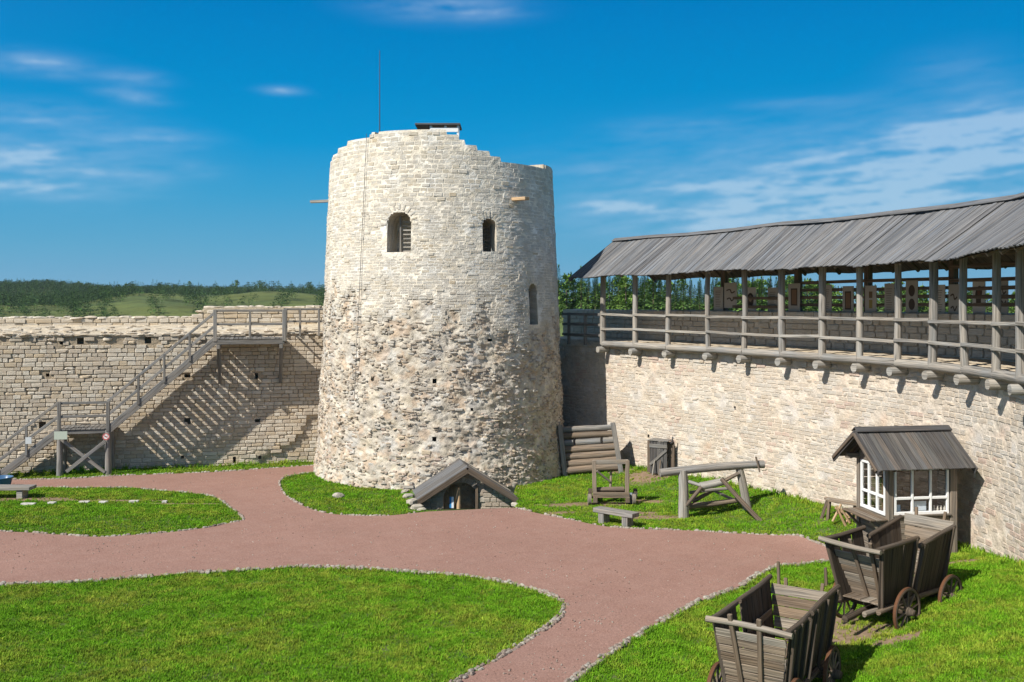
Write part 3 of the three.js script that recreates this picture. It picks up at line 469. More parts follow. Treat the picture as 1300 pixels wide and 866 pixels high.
  for (let k = 0; k < 420; k++) { const u = lerp(U0, U1, r()), t = Math.pow(r(), 1.6), p = wallP(u, -.05 - t * 1.75, TOP - .05 + .33 * (.05 + t * 1.75) / 2 + .02 * r()); list.push({ m: stoneMatrix(p, WL.clone().negate(), UP, WN, .16 + .3 * r(), .07, .2 + .2 * r(), 0, (r() - .5) * .9, -.17 + (r() - .5) * .16), kind: 'r', k: Math.floor(r() * 14), c: [0, 1, 4, 6, 2, 8][Math.floor(r() * 6)], p, n: WN, area: .02 }); }   // loose slabs on the walk
  for (let u = U0; u < U1;) { const w = .2 + .35 * r(), c = u + w / 2; u += w; const p = wallP(c, -2.1 - .5 * r(), ptop(c) + .01); list.push({ m: stoneMatrix(p, WL.clone().negate(), UP, WN, w, .09, .5, 0, (r() - .5) * .4, (r() - .5) * .1), kind: 'r', k: Math.floor(r() * 14), c: [4, 6, 1][Math.floor(r() * 3)], p, n: WN, area: w * .05 }); }
  layStones(list, tones, 'left', wall);
}

// ------------------------------------------------------------------ wooden stairs up to the walk
{
  const W = 1.26, st = thing('wooden_stairs', 'grey timber stairs with landing and railings climbing the stone wall', 'stairs', wallHit(105, 604, W).p.setY(0));
  const q = (px, py, w = W) => wallHit(px, py, w), S = M.stair, r = rng(303), P = (u, w, y) => wallP(u, w, y);
  const uL = q(75, 540).u, uR = q(137, 540).u, yLand = q(106, 545).y, uT = q(273, 432).u, uE = q(361, 430).u, yDeck = q(315, 430).y, uG = q(-12, 610).u;
  const post = (u, w, y0, y1, s = .1, m = pick(S, r)) => part('post', beam(P(u, w, y0), P(u, w, y1), s, s, WN), m, st);
  const rail = (a, b, h = .09) => part('rail', beam(a, b, .045, h), pick(S, r), st);
  // landing on round posts with cross braces
  for (const u of [uL, uR]) { part('leg', log(P(u, W - .05, -.3), P(u, W - .05, yLand - .05), .115, .105), S[2], st); part('leg', log(P(u, .25, -.3), P(u, .25, yLand - .05), .11, .1), S[0], st); }
  part('brace', beam(P(uL - .08, W + .02, yLand - .35), P(uR + .1, W + .02, .12), .04, .12), S[2], st);
  part('brace', beam(P(uR + .08, W + .07, yLand - .45), P(uL - .9 * 0 - .25, W + .07, .2), .04, .12), S[0], st);
  for (const w of [.1, W - .04]) part('joist', beam(P(uL + .12, w, yLand - .1), P(uR - .1, w, yLand - .1), .09, .14), S[1], st);
  const nl = 11; for (let k = 0; k < nl; k++) { const u = lerp(uL + .1, uR - .08, (k + .5) / nl); part('deck_board', beam(P(u, .02, yLand), P(u, W + .04, yLand), (uL - uR + .18) / nl - .014, .045), pick(S, r), st); }
  post(uL, W, yLand - .1, yLand + 1.02, .12); post(uR, W, yLand - .1, yLand + 1.0, .12);
  rail(P(uL, W, yLand + .96), P(uR, W, yLand + .96)); rail(P(uL, W, yLand + .48), P(uR, W, yLand + .48));
  // flights
  const flight = (u0, y0, u1, y1, n, posts) => {
    const dy = y1 - y0, len = Math.hypot(u1 - u0, dy);
    for (const w of [.26, W]) part('stringer', beam(P(u0, w, y0 - .06), P(u1, w, y1 - .06), .06, .27), w > .5 ? S[0] : S[1], st);
    for (let k = 0; k < n; k++) { const t = (k + .5) / n, u = lerp(u0, u1, t), y = lerp(y0, y1, t); part('tread', beam(P(u, .29, y), P(u, W - .03, y), Math.abs(u1 - u0) / n * 1.18, .05), pick(S, r), st); }
    rail(P(u0, W + .03, y0 + 1.0), P(u1, W + .03, y1 + 1.0), .1); rail(P(u0, W + .03, y0 + .5), P(u1, W + .03, y1 + .5), .1);
    for (const t of posts) post(lerp(u0, u1, t), W + .03, lerp(y0, y1, t) - .05, lerp(y0, y1, t) + 1.02, .085);
  };
  flight(uR, yLand, uT, yDeck, 17, [.28, .52, .76]);
  flight(uG, -.02, uL, yLand, 9, [.1, .52]);
  // upper deck on brackets
  part('joist', beam(P(uT, W, yDeck - .13), P(uE, W, yDeck - .13), .1, .17), S[1], st);
  part('joist', beam(P(uT, .1, yDeck - .13), P(uE, .1, yDeck - .13), .1, .17), S[1], st);
  const nd = 15; for (let k = 0; k < nd; k++) { const u = lerp(uT, uE, (k + .5) / nd); part('deck_board', beam(P(u, -.1, yDeck), P(u, W + .06, yDeck), (uT - uE) / nd - .012, .05), pick(S, r), st); }
  for (const u of [uT - .12, uE + .12]) { part('bracket', beam(P(u, W - .1, yDeck - .22), P(u, .02, yDeck - 1.75), .12, .13, WL), S[1], st); part('bracket', beam(P(u, -.2, yDeck - .3), P(u, W + .12, yDeck - .3), .13, .15), S[0], st); }
  const uM = (uT + uE) / 2; post(uT, W, yDeck - .1, yDeck + 1.1, .13); post(uT, W - .3, yDeck - .1, yDeck + 1.0, .08); post(uM, W, yDeck, yDeck + 1.06, .085); post(uE, W, yDeck - .1, yDeck + 1.1, .16);
  for (const h of [1.06, .55]) { rail(P(uT, W, yDeck + h), P(uE, W, yDeck + h)); rail(P(uE, W, yDeck + h), P(uE, .1, yDeck + h)); }
  // railing along the walk to the tower
  const uA = q(381, 420, .05).u, uB = q(405, 420, .05).u; for (const u of [uA, uB, uE - .1]) post(u, .02, 5.0, 6.08, .085); for (const h of [1.0, .52]) rail(P(uE, .02, 5.06 + h), P(uB - 1.2, .02, 5.06 + h), .08);
  // notices fixed to the stairs
  const sign = (name, label, px, py, w, h, mat, off) => { const c = q(px, py, W + off).p, g = cbox(w, h, .012, .003, 0, r).applyMatrix4(basisMat(c, WL.clone().negate(), UP, WN)); return single(name, label, 'sign', g, mat); };
  sign('notice_board', 'pale green blank notice board on the landing of the grey stairs', 77, 553, .44, .29, new THREE.MeshPhysicalMaterial({ specularIntensity: .35, color: rgb(.50, .56, .47), roughness: .6 }), .2);
  sign('notice_board', 'small white notice on the railing of the lower flight of stairs', 36, 559.5, .2, .24, new THREE.MeshPhysicalMaterial({ specularIntensity: .35, color: rgb(.62, .65, .66), roughness: .6 }), .1);
  { const c = document.createElement('canvas'); c.width = c.height = 128; const x = c.getContext('2d'); x.fillStyle = '#e9e6e2'; x.fillRect(0, 0, 128, 128); x.fillStyle = '#3a3534'; x.fillRect(34, 58, 54, 13); x.fillRect(92, 58, 5, 13); x.beginPath(); x.arc(88, 44, 6, 0, 7); x.fill(); x.lineWidth = 15; x.strokeStyle = '#b8232c'; x.beginPath(); x.arc(64, 64, 54, 0, 7); x.stroke(); x.lineWidth = 10; x.beginPath(); x.moveTo(28, 28); x.lineTo(100, 100); x.stroke();
    const t = new THREE.CanvasTexture(c); t.colorSpace = THREE.SRGBColorSpace; const p = q(134.5, 554.5, W + .11).p, g = new THREE.CylinderGeometry(.125, .125, .012, 28); g.rotateX(Math.PI / 2);
    { const pos = g.attributes.position, uv = g.attributes.uv; for (let i = 0; i < pos.count; i++) uv.setXY(i, pos.getX(i) / .25 + .5, pos.getY(i) / .25 + .5); }
    g.applyMatrix4(basisMat(p, WL.clone().negate(), UP, WN)); single('prohibition_sign', 'round red and white no smoking sign on a stair post', 'sign', g, new THREE.MeshPhysicalMaterial({ specularIntensity: .35, map: t, roughness: .5 })); }
}

// ------------------------------------------------------------------ curved wall under the gallery
const WF = .3;                                              // wall face stands this far behind the gallery posts
{
  const r = rng(505), wall = thing('fortress_wall', 'pale whitewashed stone wall curving under the roofed wooden gallery', 'wall', cur(CL * .5, WF, 0));
  const HOLES = [[814, 509, .09], [883, 515, .09], [934, 518, .09], [989, 524, .09], [823, 552, .09], [1083, 547, .09]].map(([px, py, w]) => { const s = sAtPx(px, WF), p = cur(s, WF, 0); return { s, y: EYE + (HY - py) / F * -p.z, w, h: w }; });
  const inH = (s, y, m = 0) => HOLES.some((o) => Math.abs(s - o.s) < o.w / 2 + m && Math.abs(y - o.y) < o.h / 2 + m);
  const NS = Math.round(CL / .11), NV = 54, TOP = FLOOR - .3;
  part('wall_core', grid(NS, NV, (i, j) => { const s = i / NS * CL, y = -1.2 + j / NV * (TOP + 1.2), k = 1 + .16 * fbm2(s * .7, y * .7, 3) + .12 * fbm2(s * 3, y * 5, 2), red = clamp(fbm2(s * .9 + 5, y * 1.1, 3) * 2 - .35, 0, 1); return { p: cur(s, WF + .012 - .012 * fbm2(s * 2, y * 2, 2), y), uv: [s / 1.5, y / 1.5], c: [.71 * k, (.63 - .075 * red) * k, (.54 - .085 * red) * k] }; }, (i, j) => inH((i + .5) / NS * CL, -1.2 + (j + .5) / NV * (TOP + 1.2), .0)), M.mortar, wall);
  HOLES.forEach((o) => { const c = along(o.s); part('putlog_hole', niche(cur(o.s, WF, o.y), c.t, UP, c.n.clone().negate(), o.w + .22, o.h + .22, .4, [.68, .60, .51], 0, .03), M.mortar, wall); });
  part('wall_walk', grid(NS, 4, (i, j) => ({ p: cur(i / NS * CL, [WF - .02, WF + .02, 1.0, 1.8, 2.5][j], j === 0 ? TOP : FLOOR - .02 + .012 * n2(i * .3, j)), uv: [i * .1, j * .4], c: [.66, .56, .43] })), M.mortar, wall);
  const PH = 1.16, PO = 2.3;
  part('parapet_core', grid(NS, 5, (i, j) => ({ p: cur(i / NS * CL, [PO + .03, PO + .03, PO + .08, PO + .55, PO + .6, PO + .65][j], [FLOOR - .3, FLOOR + PH - .05, FLOOR + PH, FLOOR + PH, FLOOR + PH - .05, -1][j] + (j > 0 && j < 5 ? .03 * n2(i * .2, 4) : 0)), uv: [i * .1, j * .5], c: [.66, .585, .495] })), M.mortar, wall);
  const tones = [[.69, .61, .515], [.71, .635, .545], [.67, .59, .50], [.70, .605, .50], [.73, .665, .58], [.66, .60, .525], [.69, .595, .49], [.67, .53, .445], [.66, .57, .465]], list = [];
  for (let y = -.1; y < TOP;) {
    let h = .09 + .06 * r(); if (y + h > TOP - .08) h = TOP - y;
    for (let s = r() * .3; s < CL - .5;) {
      const w = .15 + .24 * r() + (r() < .2 ? .2 * r() : 0), c = s + w / 2, ym = y + h / 2; s += w;
      if (inH(c, ym, .03 + w * .25) || (ym > TOP - .3 && r() < .12)) continue;
      const daub = fbm2(c * .55, ym * .8, 3); if (daub > .04 && r() < .66) continue;       // lime render still covering the stones
      const f = along(c), rag = ym > TOP - .3 ? .05 : .009, p = cur(c, WF + .081 - rag * r(), ym), n = f.n.clone().negate();
      list.push({ m: stoneMatrix(p, f.t, UP, n, w - .009, h - .009, .16, (r() - .5) * .04, (r() - .5) * .03, (r() - .5) * .04), kind: r() < .15 ? 'r' : 's', k: Math.floor(r() * 14), c: (() => { const g = fbm2(c * .35 + 20, ym * .5, 3) + .25 * (r() - .5); return g > .22 ? [6, 7, 3][Math.floor(r() * 3)] : g < -.2 ? [5, 4, 1][Math.floor(r() * 3)] : g > .05 ? [8, 3, 0, 2][Math.floor(r() * 4)] : Math.floor(r() * 6.2); })(), p, n, area: w * h });
    }
    y += h;
  }
  for (let row = 0; row < 6; row++) for (let s = 0; s < CL - .6;) { const w = .25 + .35 * r(), c = s + w / 2, y = FLOOR + .02 + row * .19 + .09; s += w; const f = along(c), n = f.n.clone().negate(), p = cur(c, PO + .06 - .02 * r(), y); list.push({ m: stoneMatrix(p, f.t, UP, n, w - .02, .175, .16, 0, (r() - .5) * .05, (r() - .5) * .05), kind: 's', k: Math.floor(r() * 14), c: [2, 5, 8][Math.floor(r() * 3)], p, n, area: w * .1, hidden: true }); }
  layStones(list, tones, 'right', wall);
}

// ------------------------------------------------------------------ roofed timber gallery on the curved wall
const EAVE_OFF = -.82, EAVE_H = 7.3, RIDGE_OFF = 1.25, RIDGE_H = 8.76, BACK_OFF = 3.3;
{
  const r = rng(606), gal = thing('wooden_gallery', 'long plank roofed timber gallery running along the curved wall', 'gallery', cur(CL * .5, 1, FLOOR));
  const S0 = POST_S[0] - .85, S1 = POST_S[POST_S.length - 1] + 1.2;
  const sag = (s) => .05 * n2(s * .22, 1) + .025 * n2(s * .9, 2);
  const lift = (p, off) => lerp(EAVE_H, RIDGE_H, (off - EAVE_OFF) / (RIDGE_OFF - EAVE_OFF));
  POST_S.forEach((s, i) => {
    const a = cur(s, .02, FLOOR - .12), rr = .082 + .034 * r();
    part('post', log(a, cur(s + (r() - .5) * .08, .02 + (r() - .5) * .06, EAVE_H + .36), rr, rr * (.84 + .14 * r()), 7, 10, .004 + .012 * r()), pick(M.grey, r), gal);
    // jutting floor joist under the post
    const j = part('joist', log(cur(s + (r() - .5) * .1, -.16 - .06 * r(), FLOOR - .32), cur(s, 1.2, FLOOR - .3), .12, .12, 3, 10, .0), M.grey[2], gal);
    // tie beam across, at the plate
    part('tie_beam', log(cur(s, -.04, EAVE_H + .3), cur(s, 2.7, EAVE_H + .3), .085, .085, 3, 8, .004), M.brown[2], gal);
    if (i < POST_S.length - 1) {
      const e = POST_S[i + 1];
      part('edge_beam', log(cur(s + .01, .02, FLOOR - .1), cur(e - .01, .02, FLOOR - .1), .115, .115, 4, 10, .004), pick(M.grey, r), gal);
      for (const h of [1.0, .47]) part('rail', beam(cur(s, -.075, FLOOR + h + (r() - .5) * .05), cur(e, -.075, FLOOR + h + (r() - .5) * .05), .055, .085), pick(M.grey, r), gal);
      part('wall_plate', log(cur(s, .02, EAVE_H + .4), cur(e, .02, EAVE_H + .4), .09, .09, 3, 8, .003), M.brown[0], gal);
      part('wall_plate', log(cur(s, 2.6, EAVE_H + .34), cur(e, 2.6, EAVE_H + .34), .09, .09, 3, 8, .003), M.brown[1], gal);
    }
  });
  // the short bay of railing between the gallery and the tower
  { const a = POST_S[0], b = a - 2.6; for (const h of [1.0, .6, .2]) part('rail', beam(cur(a, -.03, FLOOR + h), cur(b, -.03, FLOOR + h), .05, .1), M.stair[1], gal); for (const s of [a - 1.1, a - 2.2]) part('post', beam(cur(s, 0, FLOOR - .2), cur(s, 0, FLOOR + 1.06), .12, .12, V(1, 0, 0)), M.stair[1], gal); }
  // outer posts and slats
  const outer = []; for (let s = POST_S[2] + .25, k = 0; s < S1 - .3; s += 2.95, k++) { outer.push(s); part('outer_post', beam(cur(s, 2.6, FLOOR + .9), cur(s, 2.6, EAVE_H + .4), .19, .19, along(s).t), M.brown[1], gal); }
  for (let k = 0; k < outer.length - 1; k++) { const a = outer[k], b = outer[k + 1], hs = k === 0 ? [1.32, 1.6] : k < 3 ? [1.38, 1.62, 1.86, 2.1] : [1.38, 1.6, 1.82, 2.04, 2.42]; for (const h of hs) part('slat', beam(cur(a, 2.48, FLOOR + h + (r() - .5) * .04), cur(b, 2.48, FLOOR + h + (r() - .5) * .04), .03, .1), M.brown[1], gal); }
  // rafters
  for (let s = S0 + .1; s < S1; s += .92) { part('rafter', log(cur(s, EAVE_OFF + .1, EAVE_H - .03), cur(s, RIDGE_OFF, RIDGE_H - .11), .055, .05, 2, 7, 0), M.brown[2], gal); part('rafter', log(cur(s, BACK_OFF - .1, EAVE_H - .05), cur(s, RIDGE_OFF + .02, RIDGE_H - .11), .055, .05, 2, 7, 0), M.brown[0], gal); }
  // decking under the visible boards, then the boards
  const NS = 90;
  part('roof_underlay', grid(NS, 2, (i, j) => { const s = lerp(S0 + .02, S1, i / NS); return { p: cur(s, [EAVE_OFF + .06, RIDGE_OFF, BACK_OFF - .06][j], [EAVE_H - .02, RIDGE_H - .06, EAVE_H - .04][j] + sag(s)), uv: [j * 1.2, s] }; }), M.brown[0], gal);
  const slope = (s, w, off0, h0, off1, h1, m, liftY) => {
    const a = cur(s, off0, h0 + sag(s) + liftY), b = cur(s, off1, h1 + sag(s) + liftY), c = along(s), up = V(0, 0, 0).crossVectors(c.t, b.clone().sub(a)).normalize(); if (up.y < 0) up.negate();
    return part('roof_board', beam(a, b, w, .028, up, .004, .006), m, gal);
  };
  let k = 0;
  for (let s = S0; s < S1;) { const w = .115 + .05 * r(), layer = k++ % 2; slope(s + w / 2, w * (layer ? 1.06 : 1.0), EAVE_OFF - .012 * r() - .02, EAVE_H - .012, RIDGE_OFF + .02, RIDGE_H + .012, r() < .14 ? M.roof[4] : pick(M.roof.slice(0, 4), r), (layer ? .016 : .004) + .006 * r()); s += w * .98; }
  for (let s = S0; s < S1;) { const w = .3 + .1 * r(); slope(s + w / 2, w, BACK_OFF + .05 * r(), EAVE_H - .03, RIDGE_OFF, RIDGE_H, pick(M.roof, r), .012 + .02 * r()); s += w * 1.005; }
  // ridge boards and the barge boards of the gable end
  for (let i = 0; i < 12; i++) { const a = lerp(S0, S1, i / 12), b = lerp(S0, S1, (i + 1) / 12); part('ridge_board', beam(cur(a, RIDGE_OFF - .09, RIDGE_H + .03 + sag(a)), cur(b, RIDGE_OFF - .09, RIDGE_H + .03 + sag(b)), .2, .03, V(0, .82, 0).addScaledVector(along(a).n, -.57)), M.roof[2], gal); }
  part('barge_board', beam(cur(S0 - .02, EAVE_OFF - .1, EAVE_H - .11 + sag(S0)), cur(S0 - .02, RIDGE_OFF, RIDGE_H - .08 + sag(S0)), .035, .17), M.roof[4], gal);
  part('barge_board', beam(cur(S0 - .02, BACK_OFF + .1, EAVE_H - .11 + sag(S0)), cur(S0 - .02, RIDGE_OFF, RIDGE_H - .08 + sag(S0)), .035, .17), M.roof[4], gal);

  // printed boards hung on the slats
  const board = (px, top, w, h, kind, label) => {
    const s = sAtPx(px, 2.4), c = along(s), p = cur(s, 2.42, FLOOR + top - h / 2), cv = document.createElement('canvas'); cv.width = 64; cv.height = 128; const x = cv.getContext('2d');
    x.fillStyle = ['#a8a19a', '#a09a93', '#b2aca5'][Math.floor(r() * 3)]; x.fillRect(0, 0, 64, 128);
    const dk = '#4a403a', md = '#8a7462';
    if (kind === 'oval') { x.fillStyle = dk; x.beginPath(); x.ellipse(32, 58, 19, 32, 0, 0, 7); x.fill(); x.fillStyle = md; x.beginPath(); x.ellipse(32, 52, 9, 16, 0, 0, 7); x.fill(); }
    if (kind === 'two') { x.fillStyle = dk; for (const y of [38, 88]) { x.beginPath(); x.ellipse(32, y, 17, 21, 0, 0, 7); x.fill(); } }
    if (kind === 'frame') { x.fillStyle = dk; x.fillRect(14, 22, 36, 76); x.fillStyle = '#7a5f4a'; x.fillRect(19, 28, 26, 64); }
    if (kind === 'slim') { x.fillStyle = '#6d5a45'; x.fillRect(22, 24, 20, 26); x.fillStyle = '#8d7d4d'; x.fillRect(22, 58, 20, 34); }
    if (kind === 'scribble') { x.strokeStyle = dk; x.lineWidth = 6; x.beginPath(); x.moveTo(12, 40); x.bezierCurveTo(50, 20, 20, 70, 54, 44); x.moveTo(14, 84); x.bezierCurveTo(44, 60, 26, 118, 52, 76); x.stroke(); }
    if (kind === 'text') { x.fillStyle = '#77706a'; for (let y = 20; y < 110; y += 9) x.fillRect(12, y, 28 + (y * 7) % 13, 3); }
    if (kind === 'rider') { x.fillStyle = dk; x.beginPath(); x.ellipse(32, 48, 17, 26, .3, 0, 7); x.fill(); x.fillRect(18, 66, 26, 14); x.fillStyle = '#6b4a3c'; x.fillRect(26, 40, 14, 18); }
    const t = new THREE.CanvasTexture(cv); t.colorSpace = THREE.SRGBColorSpace; t.flipY = true;
    const g = new THREE.BoxGeometry(w, h, .02).applyMatrix4(basisMat(p, c.t, UP, c.n.clone().negate()));
    single('exhibit_board', label, 'board', g, new THREE.MeshPhysicalMaterial({ specularIntensity: .35, map: t, roughness: .8 }), 'printed boards hung on the gallery slats');
  };
  board(912, 2.01, 0.45, 0.86, 'text', 'first pale board on the gallery slats counted from the tower');
  board(927, 2.16, 0.56, 0.90, 'scribble', 'board with faint scribble beside the first pale gallery board');
  board(953, 1.98, 0.50, 0.95, 'oval', 'grey board with one dark oval on the gallery slats');
  board(980, 1.96, 0.50, 0.95, 'text', 'plain text board next to the dark oval board in gallery');
  board(1008, 2.08, 0.56, 0.95, 'frame', 'wide board with brown framed picture near the oval gallery board');
  board(1049, 2.01, 0.45, 0.93, 'text', 'text board beyond the wide brown framed picture in gallery');
  board(1077, 1.96, 0.45, 0.95, 'frame', 'narrow board with brown framed picture beside the yellowish slim board');
  board(1105, 1.96, 0.45, 0.95, 'slim', 'board with two slim yellowish pictures in the gallery');
  board(1129, 2.01, 0.38, 0.95, 'text', 'text board next to the board with two dark ovals');
  board(1158, 2.08, 0.45, 0.99, 'two', 'board with two dark ovals one above the other');
  board(1191, 1.94, 0.45, 0.93, 'text', 'pale text board beside the board with bold strokes');
  board(1211, 1.94, 0.38, 0.99, 'scribble', 'board with bold dark strokes in the roofed gallery');
  board(1242, 2.06, 0.45, 0.99, 'rider', 'board with a dark seated figure print in the gallery');
  board(1273, 2.06, 0.38, 0.95, 'scribble', 'scribbled board beside the dark seated figure board');
}

// ------------------------------------------------------------------ cellar entrance at the foot of the tower
{
  const r = rng(707), D = 31.9, apex = at(594, 593, D), eL = at(524, 638.5, D), eR = at(657, 632, D - .1), back = V(-.42, .0, -1.9);
  const base = V(apex.x, -1.1, apex.z), ce = thing('cellar_entrance', 'low plank gable roof over an arched stone cellar doorway at the tower foot', 'entrance', base);
  const back2 = back.clone().multiplyScalar(1.25);
  const slope = (eave, n) => { for (let k = 0; k < n; k++) { const t = (k + .5) / n, o = back2.clone().multiplyScalar(t), a = eave.clone().add(o), b = apex.clone().add(o).add(V(0, .0, 0)), up = V(0, 0, 0).crossVectors(back2, b.clone().sub(a)).normalize(); if (up.y < 0) up.negate(); part('roof_board', beam(a, b, back2.length() / n - .012, .04, up), pick([M.roof[2], M.kioskRoof[3], M.kioskRoof[1]], r), ce); } };
  slope(eL, 10); slope(eR, 10);
  for (const e of [eL, eR]) { const dn = V(0, -.1, .03); part('barge_board', beam(e.clone().add(dn), apex.clone().add(dn), .045, .17), M.cartDark[1], ce); }
  for (const e of [eL, eR]) part('eave_board', beam(e.clone().add(V(0, -.06, 0)), e.clone().add(back2).add(V(0, -.06, 0)), .05, .1), M.cartDark[0], ce);
  part('ridge_beam', log(apex.clone().add(V(0, -.14, -.05)), apex.clone().add(back2).add(V(0, -.14, 0)), .07), M.cartDark[0], ce);
  // front wall with an arched opening, set back under the roof
  const zf = apex.z - .4, xc = at(585, 640, -zf).x, hw = .57, spring = -.08, sh = new THREE.Shape(), yb = -1.2;
  const topY = (x) => (x < apex.x ? lerp(eL.y, apex.y, (x - eL.x) / (apex.x - eL.x)) : lerp(apex.y, eR.y, (x - apex.x) / (eR.x - apex.x))) - .08, x0 = eL.x + .22, x1 = eR.x - .22;
  sh.moveTo(x0, yb); sh.lineTo(x1, yb); sh.lineTo(x1, topY(x1)); sh.lineTo(apex.x, topY(apex.x) - .0); sh.lineTo(x0, topY(x0)); sh.closePath();
  const ho = new THREE.Path(); ho.moveTo(xc - hw, yb + .02); ho.lineTo(xc - hw, spring); ho.absarc(xc, spring, hw, Math.PI, 0, true); ho.lineTo(xc + hw, yb + .02); ho.closePath(); sh.holes.push(ho);
  const fw = new THREE.ExtrudeGeometry(sh, { depth: .5, bevelEnabled: false }); fw.translate(0, 0, zf - .5);
  part('front_wall', tint(fw, .50, .44, .36), M.mortar, ce);
  const tones = [[.54, .47, .39], [.50, .42, .34], [.58, .52, .44], [.46, .39, .33]], list = [];
  for (let y = -.6; y < 1; y += .15) for (let x = x0 + .02; x < x1;) { const w = .2 + .2 * r(), c = x + w / 2; x += w; const yy = y + .07; if (yy + .08 > topY(c) - .02 || c + w / 2 > x1) continue; if (Math.abs(c - xc) < hw + .12 + w * .3 && yy < spring) continue; if (yy >= spring - .02 && Math.hypot(c - xc, yy - spring) < hw + .22) continue; const p = V(c, yy, zf - .04); list.push({ m: stoneMatrix(p, V(1, 0, 0), UP, V(0, 0, 1), w - .02, .132, .14, 0, 0, (r() - .5) * .05), kind: 's', k: Math.floor(r() * 14), c: Math.floor(r() * 4), p, n: V(0, 0, 1), area: .05 }); }
  for (let k = 0; k <= 11; k++) { const a = k / 11 * Math.PI, p = V(xc + Math.cos(a) * (hw + .1), spring + Math.sin(a) * (hw + .1), zf - .04); if (p.y + .1 < topY(p.x)) list.push({ m: stoneMatrix(p, V(1, 0, 0), UP, V(0, 0, 1), .2, .14, .15, a, 0, 0), kind: 's', k: Math.floor(r() * 14), c: Math.floor(r() * 4), p, n: V(0, 0, 1), area: .04 }); }
  layStones(list, tones, 'cellar', ce, 80);
  // vaulted passage behind
  const vault = []; for (let k = 0; k <= 12; k++) { const a = k / 12 * Math.PI; vault.push([xc + Math.cos(a) * hw, spring + Math.sin(a) * hw]); } vault.unshift([xc + hw, yb]); vault.push([xc - hw, yb]);
  part('passage', grid(vault.length - 1, 4, (i, j) => ({ p: V(vault[i][0], vault[i][1], zf - .45 - j * 1.2), uv: [i * .3, j * .6], c: [.50, .44, .36] })), M.mortar, ce);
  part('passage_end', tint(new THREE.BoxGeometry(1.6, 2.4, .1).translate(xc, -.2, zf - 5.2), .50, .44, .36), M.mortar, ce);
  // open door leaf with a notice, and a post
  const door = part('door', cbox(.055, 1.5, .62, .006, 0, r).applyMatrix4(new THREE.Matrix4().makeRotationY(.55)).translate(xc - hw + .38, -.42, zf - .1), M.pine, ce);
  part('doorpost', beam(V(xc + hw - .05, yb, zf + .06), V(xc + hw - .05, .38, zf + .06), .09, .09, V(0, 0, 1)), M.cart[2], ce);
  part('doorpost', beam(V(xc - hw + .5, yb, zf + .06), V(xc - hw + .5, .3, zf + .06), .07, .07, V(0, 0, 1)), M.cart[0], ce);
  const c = document.createElement('canvas'); c.width = 64; c.height = 128; const x = c.getContext('2d'); x.fillStyle = '#2f7fb8'; x.fillRect(0, 0, 30, 128); x.fillStyle = '#dfe7ee'; x.fillRect(30, 0, 34, 128); const t = new THREE.CanvasTexture(c); t.colorSpace = THREE.SRGBColorSpace;
  part('notice', new THREE.BoxGeometry(.13, .36, .012).translate(xc - hw + .28, -.14, zf + .12), new THREE.MeshPhysicalMaterial({ specularIntensity: .35, map: t, roughness: .6 }), ce);
  // field stones edging the pit and a boulder on the grass
  const rub = (px, py, s, label, grp) => { const p = groundAt(px, py), k = Math.floor(r() * 14), g = tint(rubbleVar[k].clone(), .50, .46, .39); g.scale(s * 1.5, s * .7, s); g.rotateY(r() * 3); g.translate(p.x, p.y + s * .2, p.z); single('boulder', label, 'stone', g, M.stone, grp); };
  rub(429, 632, .3, 'grey flat boulder lying on the grass before the tower');
  for (const [px, py, s] of [[518, 632, .22], [523, 639, .25], [529, 646, .24], [535, 649, .2], [514, 626, .2], [655, 643, .2]]) rub(px, py, s, 'small rough stone edging the cellar roof beside the grass', 'stones edging the cellar roof');
}

// planks filling the quad between edge A0-A1 and edge B0-B1, running from A to B
function planks(parent, name, A0, A1, B0, B1, n, th, mats, r, local = true, gap = .012) {
  for (let k = 0; k < n; k++) {
    const t = (k + .5) / n, a = A0.clone().lerp(A1, t), b = B0.clone().lerp(B1, t), w = (A0.distanceTo(A1) + B0.distanceTo(B1)) / 2 / n - gap * (.5 + r()), up = V(0, 0, 0).crossVectors(A1.clone().sub(A0), b.clone().sub(a)).normalize();
    part(name, beam(a, b, w, th * (.85 + .3 * r()), up, .006, .005), pick(mats, r), parent, local);
  }
}

